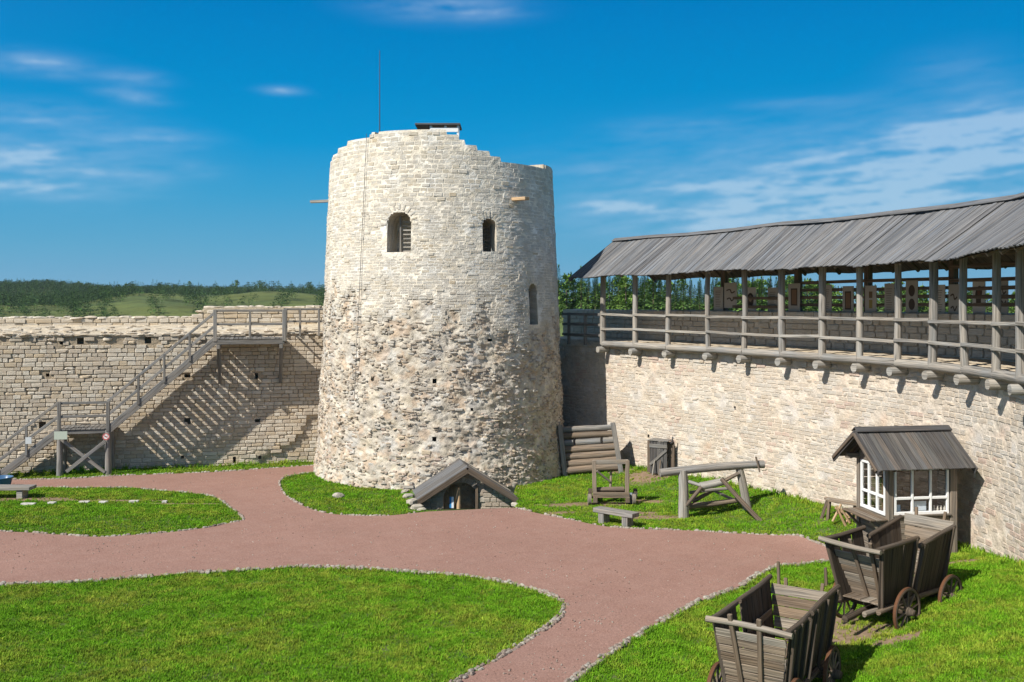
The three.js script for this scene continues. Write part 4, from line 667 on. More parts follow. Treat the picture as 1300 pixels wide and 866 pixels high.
// ------------------------------------------------------------------ ticket kiosk against the curved wall
{
  const r = rng(808), O = V(8.47, 0, -22.4); O.y = .62; const ki = thing('kiosk', 'small brown timber kiosk with white framed windows and plank roof', 'kiosk', O, .153);
  const W = 1.68, D = 1.45, H = 2.06, bm = (n, a, b, w, h, m, up, par = ki) => part(n, beam(a, b, w, h, up), m, par, true), K = M.kiosk;
  for (const [x, z, s] of [[.06, -.06, .13], [W - .08, -.08, .17], [.06, -D + .06, .13], [W - .08, -D + .08, .15]]) bm('corner_post', V(x, -.4, z), V(x, H, z), s, s, K[0], V(0, 0, 1));
  // board cladding below the windows and on the hidden sides
  planks(ki, 'cladding_board', V(.14, -.05, -.04), V(.14, .86, -.04), V(W - .17, -.05, -.04), V(W - .17, .86, -.04), 7, .03, K, r);
  planks(ki, 'cladding_board', V(.04, -.05, -.14), V(.04, .86, -.14), V(.04, -.05, -D + .14), V(.04, .86, -D + .14), 7, .03, K, r);
  planks(ki, 'cladding_board', V(.14, -.05, -D + .04), V(.14, H, -D + .04), V(W - .17, -.05, -D + .04), V(W - .17, H, -D + .04), 12, .03, K, r);
  planks(ki, 'cladding_board', V(W - .04, -.05, -.14), V(W - .04, H, -.14), V(W - .04, -.05, -D + .14), V(W - .04, H, -D + .14), 12, .03, K, r);
  part('plinth', cbox(W + .1, .5, D + .1, .02, 0, r).translate(W / 2, -.3, -D / 2), M.kiosk[1], ki, true);
  bm('sill_board', V(.12, .885, .0), V(W - .16, .885, .0), .1, .04, K[1], UP);
  for (const z of [-.06, -D + .06]) bm('wall_plate', V(-.3, H, z), V(W + .2, H, z), .1, .12, K[1], UP);
  for (const x of [.06, W - .08]) bm('wall_plate', V(x, H - .02, -.06), V(x, H - .02, -D + .06), .1, .1, K[1], UP);
  // windows: white frames, each pane a sub-part
  const win = (o, ex, ez, w, y0, y1, cols, rowY) => {
    const P = (x, y, z = 0) => o.clone().addScaledVector(ex, x).addScaledVector(UP, y).addScaledVector(ez, z), f = part('window', beam(P(0, y0 + .03), P(w, y0 + .03), .06, .07, UP, .006, 0), M.white, ki, true);
    const fr = (a, b, s = .05) => part('frame', beam(a, b, .055, s * .82, Math.abs(b.y - a.y) > .1 ? ex : UP, .006, 0), M.white, f, true);
    fr(P(0, y1 - .03), P(w, y1 - .03), .07); for (let k = 0; k <= cols; k++) { const x = k === 0 ? .03 : k === cols ? w - .03 : w * k / cols; fr(P(x, y0 + .065), P(x, y1 - .065), k % cols ? .06 : .065); }
    for (const y of rowY) for (let k = 0; k < cols; k++) fr(P(w * k / cols + .04, y, .004), P(w * (k + 1) / cols - .04, y, .004), .07);
    const ys = [y0 + .06, ...rowY, y1 - .06]; for (let j = 0; j < ys.length - 1; j++) for (let k = 0; k < cols; k++) { const a = w * k / cols + .05, b = w * (k + 1) / cols - .05; part('pane', cbox(b - a, ys[j + 1] - ys[j] - .05, .005, .001, 0, r).applyMatrix4(basisMat(P((a + b) / 2, (ys[j] + ys[j + 1]) / 2, -.01), ex, UP, ez)), M.glass, f, true); }
  };
  win(V(.15, 0, -.035), V(1, 0, 0), V(0, 0, 1), W - .34, .9, 1.96, 3, [1.27]);
  win(V(.035, 0, -D + .16), V(0, 0, 1), V(-1, 0, 0), D - .34, .86, 1.98, 3, [1.27]);
  // inside: curtain-like back cloth, shelf
  part('back_cloth', cbox(W - .3, 1.1, .03, .005, 0, r).translate(W / 2, 1.45, -.55), new THREE.MeshPhysicalMaterial({ specularIntensity: .35, color: rgb(.20, .13, .085), map: stoneMap, roughness: 1 }), ki, true);
  part('shelf', cbox(W - .3, .04, .45, .005, 0, r).translate(W / 2, .9, -.3), M.grey[1], ki, true);
  // serving counter on the side
  for (let k = 0; k < 3; k++) bm('counter_board', V(-.09 - k * .14, .8, -D + .1), V(-.09 - k * .14, .8, .02), .132, .04, pick([M.cart[2], M.kiosk[0]], r), UP);
  for (const z of [-.1, -D + .25]) bm('counter_bracket', V(.02, .35, z), V(-.38, .76, z), .06, .06, K[1], V(0, 0, 1));
  // roof
  const ov = [-.42, W + .24], zf = .36, zb = -D - .36, zr = -D / 2, ye = H - .08, yr = 2.74;
  planks(ki, 'roof_board', V(ov[0], ye, zf), V(ov[1], ye, zf), V(ov[0], yr, zr), V(ov[1], yr, zr), 18, .028, M.kioskRoof, r, true, .006);
  planks(ki, 'roof_board', V(ov[0], ye, zb), V(ov[1], ye, zb), V(ov[0], yr, zr), V(ov[1], yr, zr), 14, .028, M.kioskRoof, r, true, .006);
  bm('ridge_board', V(ov[0] - .02, yr + .02, zr + .07), V(ov[1] + .02, yr + .02, zr + .07), .17, .03, M.kioskRoof[2], V(0, .82, .57)); bm('ridge_board', V(ov[0] - .02, yr + .02, zr - .07), V(ov[1] + .02, yr + .02, zr - .07), .17, .03, M.kioskRoof[2], V(0, .82, -.57));
  for (const x of ov) for (const z of [zf, zb]) bm('barge_board', V(x, ye - .07, z), V(x, yr - .07, zr), .035, .16, M.kioskRoof[2], UP);
  for (const x of [-.45, 0, .55, 1.1, 1.6]) for (const z of [zf - .06, zb + .06]) bm('rafter', V(x, ye - .03, z), V(x, yr - .09, zr), .06, .07, M.brown[1], UP);
  // gable boards over the serving window
  planks(ki, 'gable_board', V(.02, H + .03, -.1), V(.02, H + .03, -D + .1), V(.02, yr - .55, -.1), V(.02, yr - .55, -D + .1), 6, .025, K, r); planks(ki, 'gable_board', V(.021, H + .18, -.3), V(.021, H + .18, -D + .3), V(.021, yr - .12, zr + .06), V(.021, yr - .12, zr - .06), 4, .025, K, r);
  // goods behind the glass
  const loc = (x, y, z) => V(x, y, z).applyAxisAngle(UP, .153).add(O);
  const paper = (x, y, w, h, c, label) => { const g = cbox(w, h, .01, .002, 0, r).rotateY(.153).translate(...loc(x, y, -.12).toArray()); single('price_card', label, 'card', g, new THREE.MeshPhysicalMaterial({ specularIntensity: .35, color: rgb(...c), roughness: .7 })); };
  paper(.84, 1.07, .3, .22, [.62, .70, .78], 'white card standing behind the middle pane of the kiosk window'); paper(.28, 1.03, .16, .16, [.28, .42, .58], 'small blue card behind the kiosk window by the corner');
  for (let k = 0; k < 4; k++) { const p = loc(1.2 + k * .085, .925, -.14), g = new THREE.LatheGeometry([[.0, 0], [.022, 0], [.024, .07], [.012, .1], [.018, .135], [.0, .15]].map(([a, b]) => new THREE.Vector2(a, b)), 10); g.translate(p.x, p.y, p.z); single('figurine', 'tiny pale figurine on the shelf behind the kiosk window', 'figurine', g, new THREE.MeshPhysicalMaterial({ specularIntensity: .35, color: rgb(.66, .62, .54), roughness: .7 }), 'figurines on the kiosk shelf'); }
}
// rustic bench and pale sawbuck beside the kiosk
{
  const r = rng(818), g0 = groundAt(1064, 660), b = thing('rustic_bench', 'weathered plank bench with slanted legs against the wall by the kiosk', 'bench', g0);
  const p = (px, py, d) => at(px, py, d), d0 = -g0.z;
  const c = [p(1050, 634, d0 + .3), p(1086, 640, d0 - .25)];
  for (const o of [-.13, .02, .17]) part('seat_board', beam(c[0].clone().add(V(0, 0, -o * 1.1)), c[1].clone().add(V(.05, 0, -o * 1.1)), .14, .05), pick(M.cart, r), b);
  for (const q of c) for (const s of [-.14, .16]) { const f = q.clone().add(V(s * .3, 0, s)); part('leg', beam(q.clone().add(V(.04, -.03, s * .6)), V(f.x - .08, ground(f.x, f.z) - .05, f.z), .08, .08), M.cart[2], b); }
  const g1 = groundAt(1066, 668), s = thing('sawbuck', 'pale peeled log sawbuck standing by the kiosk counter', 'sawbuck', g1), d1 = -g1.z, lg = (x0, y0, x1, y1, o, rr) => part('leg', log(p(x0, y0, d1 + o), p(x1, y1, d1 + o), rr, rr * .9, 4, 8), M.pine, s);
  lg(1057, 662, 1068, 640, .1, .035); lg(1074, 668, 1062, 642, -.1, .035); lg(1071, 668, 1083, 650, .1, .035); lg(1079, 664, 1068, 646, -.15, .03);
  part('rail', log(p(1060, 645, d1), p(1080, 656, d1 - .1), .03, .03, 4, 8), M.pine, s);
}

// ------------------------------------------------------------------ farm wagons
function wheel(parent, x, y, z, R, tilt = 0) {
  const w = part('wheel', new THREE.TorusGeometry(R - .03, .036, 7, 30).scale(1, 1, 1).translate(x, y, z), M.brown[1], parent, true), tyre = new THREE.CylinderGeometry(R + .006, R + .006, .055, 36, 1, true); tyre.rotateX(Math.PI / 2).translate(x, y, z); part('tyre', tyre, M.rust, w, true);
  const hub = new THREE.LatheGeometry([[0, -.15], [.055, -.15], [.07, -.08], [.095, 0], [.07, .08], [.055, .15], [0, .15]].map(([a, b]) => new THREE.Vector2(a, b)), 14); hub.rotateX(Math.PI / 2).translate(x, y, z); part('hub', hub, M.cartDark[1], w, true);
  for (let k = 0; k < 10; k++) { const a = k / 10 * Math.PI * 2 + .2, c = Math.cos(a), s = Math.sin(a); part('spoke', log(V(x + c * .06, y + s * .06, z), V(x + c * (R - .04), y + s * (R - .04), z), .024, .018, 2, 7, 0), M.brown[0], w, true); }
}
function wagon(label, base, turn, o) {
  const r = rng(o.seed), w = thing('farm_wagon', label, 'wagon', base, turn), { L, H, wb, wt, yb, lean } = o, y1 = yb + H, part_ = (n, g, m, p = w) => part(n, g, m, p, true);
  const bot = (x, s) => V(x, yb, s * wb / 2), top = (x, s) => V(x, y1, s * wt / 2);
  planks(w, 'floor_board', V(0, yb, -wb / 2), V(0, yb, wb / 2), V(L, yb, -wb / 2), V(L, yb, wb / 2), 4, .03, M.cart, r);
  // near end board leaning out, horizontal planks with upright battens
  const ne = (s, t, inset = 0) => V((inset ? (o.endX ?? 0) * (1 - t * .6) : 0) - lean * t, lerp(yb, y1, t), s * lerp(wb, wt, t) / 2 * (1 - inset)), fe = (s, t, hi = 1) => V(L + lean * .6 * t, lerp(yb, y1 + o.tail, t * hi), s * lerp(wb, wt, t) / 2 * .97);
  planks(w, 'end_board', ne(-1, 0, .03), ne(-1, o.endFill, .03), ne(1, 0, .03), ne(1, o.endFill, .03), o.endN, .026, M.cart, r, true, .014);
  for (const s of o.battens) { const a = ne(s * .9, 0, .001).add(V(-.035, -.02, 0)), b = ne(s, 1.0, .001).add(V(-.035, 0, 0)); b.add(b.clone().sub(a).multiplyScalar(o.stake)); part_('batten', beam(a, b, .07, .045, V(1, 0, 0)), M.cart[2]); }
  part_('end_rail', log(ne(-1, 1).add(V(-.05, .03, -.08)), ne(1, 1).add(V(-.05, .0, .08)), .05, .045, 5, 9), M.cart[3]);
  // far end board
  planks(w, 'end_board', fe(-1, .05), fe(-1, 1), fe(1, .05), fe(1, 1), 5, .028, M.cart, r, true, .012);
  for (const s of [-.55, .55]) { const a = fe(s, 0), b = fe(s, 1.12); part_('batten', beam(a.add(V(.04, 0, 0)), b.add(V(.04, 0, 0)), .06, .045, V(1, 0, 0)), M.cart[2]); }
  // sides: upright boards, in sections, with a rail along the top
  for (const s of [-1, 1]) for (const [x0, x1, n, hi0, hi1, wide] of o.sections) {
    const t0 = (x) => { const k = (x - x0) / (x1 - x0), h = lerp(hi0, hi1, k); return V(x, lerp(yb, y1, h), s * lerp(wb, wt, h) / 2); };
    planks(w, 'side_board', bot(x0, s).add(V(0, -.04, 0)), bot(x1, s).add(V(0, -.04, 0)), t0(x0).add(V(wide[0], 0, 0)), t0(x1).add(V(wide[1], 0, 0)), n, .028, M.cartDark, r, true, .01);
    for (const t of o.ribs) { const x = lerp(x0, x1, t), a = bot(x, s).add(V(0, -.1, s * .04)), b = t0(x).add(V(lerp(wide[0], wide[1], t), .03, s * .04)); part_('rib', beam(a, b, .06, .05, V(1, 0, 0)), M.cartDark[1]); }
    part_('side_rail', log(t0(x0).add(V(wide[0] - .06, .02, 0)), t0(x1).add(V(wide[1] + .05, .02, 0)), .05, .045, 6, 9, .012), M.cartDark[1]);
    if (o.inner) part_('side_plank', beam(bot(x0 + .05, s).lerp(t0(x0 + .05), .5).add(V(0, 0, -s * .03)), bot(x1 - .05, s).lerp(t0(x1 - .05), .5).add(V(0, 0, -s * .03)), .02, .12), M.cart[0]);
  }
  // running gear
  for (const s of [-1, 1]) part_('side_beam', log(V(-.12, yb - .1, s * (wb / 2 + .06)), V(L + .1, yb - .08, s * (wb / 2 + .06)), .05, .05, 5, 9), M.cart[2]);
  part_('perch', log(V(-.5, yb - .25, 0), V(L + .2, yb - .22, 0), .06, .055, 5, 9), M.cartDark[0]);
  o.axles.forEach(([x, R, track]) => { part_('axle', beam(V(x, R, -track), V(x, R, track), .1, .12), M.cartDark[0]); part_('bolster', beam(V(x, yb - .17, -wb / 2 - .1), V(x, yb - .17, wb / 2 + .1), .12, .12), M.cartDark[0]); part_('bolster_block', beam(V(x, R, 0), V(x, yb - .1, 0), .16, .16, V(1, 0, 0)), M.cartDark[0]); for (const s of [-1, 1]) wheel(w, x, R, s * track, R); });
  if (o.shaft) part_('shaft', log(V(-.35, yb - .12, .3), V(.5, yb - .14, .34), .05, .045, 3, 9), M.cart[3]);
  return w;
}
{
  const a = on(3.62, -14.85), hd = Math.atan2(.84, .55);
  wagon('weathered farm wagon with ribbed dark sides beside the path edge', a, hd, { seed: 901, L: 2.25, H: .97, wb: .88, wt: 1.15, yb: .55, lean: .22, tail: -.04, endFill: .9, endN: 7, battens: [-.46, .28], stake: .17, sections: [[0, .72, 3, 1, 1.0, [-.16, 0]], [.95, 2.25, 6, 1.0, 1.04, [0, .12]]], ribs: [.1, .5, .9], axles: [[.02, .40, .60], [1.6, .42, .70]], inner: 1 });
  const b = on(6.42, -18.35), hb = Math.atan2(.62, .78); b.y += .02;
  wagon('weathered farm wagon with high plank sides parked before the kiosk', b, hb, { seed: 902, endX: .34, L: 2.25, H: 1.05, wb: .76, wt: 1.1, yb: .58, lean: .30, tail: .16, endFill: .82, endN: 6, battens: [-.1, .62], stake: .1, sections: [[0, .95, 3, 1.0, 1.03, [-.28, .02]], [1.08, 2.2, 4, .86, 1.06, [.1, .1]]], ribs: [.04, .96], axles: [[.5, .43, .64], [2.02, .42, .66]], shaft: 1 });
  // loose stakes leaning by the wagons
  const s1 = groundAt(989, 757), s2 = groundAt(1049, 745);
  single('stake', 'upright wooden stake in the grass beyond the ribbed wagon', 'stake', log(s1, at(988, 713, -s1.z), .04, .035, 4, 8), M.cart[2]);
  single('stake', 'short stake leaning between the two wagons', 'stake', log(s2, at(1048, 721, -s2.z), .04, .035, 4, 8), M.cart[2]);
}

// ------------------------------------------------------------------ wooden siege engines on the lawn
{
  const r = rng(1001);
  { // log shield leaning on struts
    const bl = groundAt(718, 605), br = groundAt(789, 599), sh = thing('log_shield', 'leaning shield of seven stacked logs between two posts', 'shield', bl.clone().lerp(br, .5));
    const dl = -bl.z, dr = -br.z, tl = at(711, 540, dl + .45), tr = at(778, 537, dr + .45);
    part('post', beam(bl.clone().add(V(0, -.15, 0)), tl, .17, .2, V(0, 0, 1)), M.stair[2], sh); part('post', beam(br.clone().add(V(0, -.15, 0)), tr, .17, .2, V(0, 0, 1)), M.stair[1], sh);
    for (let k = 0; k < 7; k++) { const t = .1 + k * .134, rr = .145 - .006 * k, a = bl.clone().lerp(tl, t).add(V(.02, 0, -.12)), b = br.clone().lerp(tr, t).add(V(-.02, 0, -.12)); const m = pick([M.brown[2], M.stair[0], M.cart[2]], r); for (const [x, y] of k === 4 ? [[0, .215], [.265, .735], [.785, 1]] : [[0, 1]]) part('log', log(a.clone().lerp(b, x), a.clone().lerp(b, y), rr, rr * .95, 6, 12, k === 4 ? 0 : .008), m, sh); }   // two loopholes between short lengths of log
    for (const [p, t] of [[bl, tl], [br, tr]]) { const e = V(t.x + .35, 0, t.z - .9); e.y = ground(e.x, e.z); part('strut', log(e, p.clone().lerp(t, .75).add(V(0, 0, -.15)), .07, .06, 4, 8), M.brown[1], sh); }
  }
  { // small catapult
    const b = groundAt(774, 640), d = -b.z, ca = thing('catapult', 'small wooden catapult frame with crossbar on squat wheels', 'catapult', b), X0 = at(755, 630, d).x, X1 = at(796, 630, d).x, y0 = b.y + .12, m = M.cart, P = (x, y, z) => V(x, b.y + y, b.z + z);
    part('base_beam', beam(P(X0 - .06, .3, .1), P(X1 + .06, .3, .1), .14, .16), m[0], ca);
    for (const x of [X0, X1]) { part('side_beam', beam(P(x, .17, .25), P(x + .12, .17, -1.1), .14, .17), m[2], ca); part('upright', beam(P(x, .2, 0), P(x + (x === X0 ? -.02 : .02), 1.36, -.05), .12, .15, V(0, 0, 1)), m[1], ca); part('strut', beam(P(x + .05, .2, -.85), P(x + .02, 1.05, -.08), .07, .09), m[2], ca); }
    part('crossbar', beam(P(X0 - .05, 1.3, -.05), P(X1 + .05, 1.32, -.05), .12, .13), m[3], ca); part('base_beam', beam(P(X0, .24, -.9), P(X1 + .1, .24, -.9), .12, .14), m[2], ca);
    part('throwing_arm', log(P((X0 + X1) / 2 - .02, .32, -.2), P((X0 + X1) / 2 + .04, .95, -.35), .05, .035, 4, 8), m[1], ca); part('brace', beam(P(X0 + .06, 1.05, .02), P((X0 + X1) / 2, .66, -.2), .04, .06), m[3], ca);
    part('rope_drum', log(P(X0 + .08, .42, -.15), P(X1 - .08, .44, -.15), .08, .08, 4, 10, 0), M.brown[0], ca);
    for (const [x, z] of [[X0 - .17, .1], [X1 + .2, .1], [X0 - .08, -.8], [X1 + .36, -.8]]) { const g = new THREE.CylinderGeometry(.17, .17, .1, 20); g.rotateZ(Math.PI / 2); g.translate(x, b.y + .17, b.z + z); part('wheel', g, z > 0 ? M.cart[3] : M.cartDark[1], ca); }
    const bk = new THREE.LatheGeometry([[0, 0], [.13, 0], [.17, .3], [.15, .3], [.12, .03], [0, .03]].map(([p, q]) => new THREE.Vector2(p, q)), 18); const bp = groundAt(803, 641); bk.translate(bp.x, bp.y, bp.z - .25); single('bucket', 'grey metal bucket standing beside the small catapult', 'bucket', bk, new THREE.MeshPhysicalMaterial({ specularIntensity: .35, color: rgb(.35, .42, .48), roughness: .45, metalness: .5 }));
  }
  { // battering ram on a trestle
    const b = groundAt(868, 658), d = -b.z, ra = thing('ram_trestle', 'long log balanced on a trestle of crossed poles', 'trestle', b), p = (px, py, o = 0) => at(px, py, d + o), lg = (n, a, c, r0, r1, m) => part(n, log(a, c, r0, r1, 6, 10, .012), m, ra), G = M.grey;
    lg('ram', p(838, 600.5, .1), p(970, 589.5, .3), .125, .115, G[1]);
    const lp = p(868, 663, .1), rp = p(951, 658, .35), fp = groundAt(967, 661);
    lg('post', lp, p(867, 597, .1), .165, .13, G[2]); lg('post', rp, p(938, 592, .3), .14, .11, G[0]); lg('pole', fp.add(V(0, -.05, 0)), p(916, 608, -.05), .07, .065, M.brown[1]);
    lg('roller', p(889, 617.5, 0), p(919, 611, .05), .12, .115, G[2]); lg('pole', p(863, 608, .15), p(892, 617.5, -.02), .055, .05, G[0]); lg('pole', p(891, 618, -.08), p(871, 642, .0), .065, .06, M.brown[1]); lg('pole', p(918, 611.5, .1), p(938, 601, .2), .06, .055, M.brown[2]);
    lg('pole', p(876, 625.5, .3), p(928, 620, .45), .05, .045, G[1]); lg('pole', p(904, 622, .5), p(944, 640, .5), .045, .045, G[0]); lg('beam', p(872, 643, .2), p(944, 634, .4), .085, .08, M.brown[2]); lg('pole', p(879, 637, .6), p(905, 622.5, .5), .06, .055, M.brown[0]);
    lg('peg', p(959.5, 580, .2), p(964.5, 599.5, .05), .03, .025, M.brown[0]);
    const back = groundAt(872, 652); back.z -= .7; back.y = ground(back.x, back.z); lg('pole', back, p(890, 618, .25), .06, .05, M.brown[0]);
  }
  { // heavy plank bench
    const a = groundAt(767, 664), b = groundAt(797, 669), be = thing('plank_bench', 'low bench of one thick grey plank on block legs before the catapult', 'bench', a.clone().lerp(b, .5)), y = a.y + .36, e = b.clone().sub(a).setY(0).normalize(), c = a.clone().lerp(b, .5), q = (t, h, o = 0) => V(c.x + e.x * t - e.z * o, a.y + h, c.z + e.z * t + e.x * o);
    part('seat', beam(q(-.68, .37), q(.68, .37), .36, .12), M.stair[2], be); part('leg', beam(q(-.42, -.08), q(-.42, .308), .3, .2, e), M.stair[0], be); part('leg', beam(q(.4, -.08), q(.4, .308), .3, .2, e), M.stair[0], be);
  }
  { // plank hatch box against the wall
    const s = sAtPx(845, .1), c = along(s), p = cur(s, -.12, 0); p.y = EYE + (HY - 597) / F * -p.z; const bx = thing('plank_box', 'upright grey plank box with diagonal brace against the pale wall', 'box', p), n = c.n.clone().negate(), t = V(.86, 0, .5).normalize(), nn = V(-.5, 0, .86).normalize(), q = (x, y, z) => p.clone().addScaledVector(t, x).addScaledVector(UP, y).addScaledVector(nn, z);
    for (let k = 0; k < 5; k++) part('plank', beam(q(-.26 + k * .128, -.1, .2), q(-.26 + k * .128, 1.02, .2), .12, .03, nn), pick(M.kioskRoof.slice(0, 3), r), bx);
    part('crosspiece', beam(q(-.33, .86, .23), q(.33, .86, .23), .03, .13), M.stair[1], bx); part('brace', beam(q(-.3, .2, .235), q(.3, .74, .235), .03, .09), M.stair[1], bx);
    for (const x of [-.3, .3]) part('side', beam(q(x, -.1, -.02), q(x, 1.0, -.02), .03, .4, t), M.brown[1], bx); part('lid', beam(q(-.36, 1.05, 0), q(.36, 1.05, 0), .5, .035), M.stair[0], bx);
    part('hook', new THREE.TubeGeometry(new THREE.CatmullRomCurve3([q(.33, .95, .05), q(.44, 1.0, .05), q(.47, 1.2, .05)]), 12, .022, 6), M.metal, bx);
    part('prop', log(q(-.1, -.1, .5), q(-.1, .38, .28), .025, .02, 3, 7), M.grey[2], bx); part('prop', log(q(.13, -.1, .5), q(.11, .4, .28), .025, .02, 3, 7), M.brown[0], bx);
  }
}
// ------------------------------------------------------------------ by the straight wall: bench, tub, slabs in the lawn
{
  const r = rng(1101), a = groundAt(34, 632), be = thing('stone_bench', 'low grey slab bench at the lawn edge near the stairs', 'bench', a), d = -a.z, y = a.y + .33, x1 = at(42, 625, d).x;
  part('slab', cbox(2.6, .11, .5, .015, .004, r).translate(x1 - 1.3, y, a.z), M.grey[1], be); for (const o of [.35, 2.1]) part('leg', cbox(.2, .36, .4, .015, .004, r).translate(x1 - o, y - .22, a.z), M.grey[0], be);
  const t = groundAt(2, 620), g = new THREE.LatheGeometry([[0, .02], [.25, .0], [.29, .06], [.36, .33], [.385, .34], [.385, .37], [.35, .365], [.26, .08], [0, .06]].map(([p, q]) => new THREE.Vector2(p, q)), 28); g.translate(t.x - .02, t.y + .02, t.z); single('plastic_tub', 'round blue plastic tub on the path behind the slab bench', 'tub', g, new THREE.MeshPhysicalMaterial({ specularIntensity: .35, color: rgb(.07, .15, .27), roughness: .3 }));
  for (const [px, py, w] of [[36, 641.5, .48], [66, 640, .26], [107, 639, .34], [131, 639, .28], [170, 638.2, .32], [209, 638.5, .16]]) { const p = groundAt(px, py), k = Math.floor(r() * 14), s = tint(stoneVar[k].clone(), .72, .70, .66); s.scale(w * .9, .07, .15); s.rotateY((r() - .5) * .3); s.translate(p.x, p.y + .035, p.z); single('white_slab', 'flat white stone slab set in the turf strip before the bench', 'slab', s, M.stone, 'white slabs in the turf strip'); }
}

// ------------------------------------------------------------------ trees beyond the walls
const leafMat = (r, g, b) => new THREE.MeshPhysicalMaterial({ specularIntensity: .35, color: rgb(r, g, b), roughness: .9, vertexColors: true });
const LM = { spruce: leafMat(.10, .19, .045), pine: leafMat(.13, .23, .048), broad: leafMat(.125, .215, .04), far: leafMat(.055, .10, .032) };
function leafCards(list) {   // list of [centre, dir out, length, width, tone]
  const tri = [], col = [];
  for (const [c, o, L, w, t] of list) { const s = V(0, 0, 0).crossVectors(o, UP).normalize().multiplyScalar(w), e = c.clone().addScaledVector(o, L), m = c.clone().addScaledVector(o, L * .45), A = [c.x, c.y, c.z], B = [m.x + s.x, m.y + s.y, m.z + s.z], C = [e.x, e.y, e.z], D = [m.x - s.x, m.y - s.y + w * .3, m.z - s.z]; tri.push([A, B, C], [A, C, D]); for (let k = 0; k < 6; k++) col.push(t, t, t * .95); }
  const g = fromTris(tri); g.setAttribute('color', new THREE.Float32BufferAttribute(col, 3)); return g;
}
function spruce(seed, H, R, n) { const r = rng(seed), L = []; for (let i = 0; i < n; i++) { const t = Math.pow(r(), .8), y = H * (.1 + .88 * t), rr = R * (1 - t) * (.75 + .4 * r()) * (.85 + .3 * Math.sin(y * 2.3 + seed)), a = r() * 6.283, k = .35 + .65 * r(), o = V(Math.cos(a), -.35 + .5 * t + .3 * (r() - .5), Math.sin(a)).normalize(); L.push([V(Math.cos(a) * rr * k * .75, y, Math.sin(a) * rr * k * .75), o, rr * .45 + .22, rr * .14 + .1, .7 + .6 * r()]); } for (let k = 0; k < 8; k++) { const a = k * .8; L.push([V(0, H * .93, 0), V(Math.cos(a) * .3, 1, Math.sin(a) * .3).normalize(), H * .08, .06, 1]); } return leafCards(L); }
function broad(seed, H, R, n) { const r = rng(seed), L = [], cl = []; for (let i = 0; i < 26; i++) { const a = r() * 6.283, t = r(), y = H * (.25 + .7 * t), rr = R * Math.sin(Math.PI * clamp(.2 + t * .75, 0, 1)) * Math.sqrt(r()); cl.push([V(Math.cos(a) * rr, y, Math.sin(a) * rr), R * (.26 + .2 * r())]); } for (let i = 0; i < n; i++) { const [c, q] = cl[Math.floor(r() * cl.length)], d = V(r() - .5, r() - .35, r() - .5).normalize(), o = V(r() - .5, r() - .5, r() - .5).add(d).normalize(); L.push([c.clone().addScaledVector(d, q * (.6 + .4 * r())), o, .34 + .3 * r(), .16 + .12 * r(), .65 + .7 * r()]); } return leafCards(L); }
const trunkGeo = (H, r0) => log(V(0, -.6, 0), V(0, H, 0), r0, r0 * .25, 5, 7, .01);
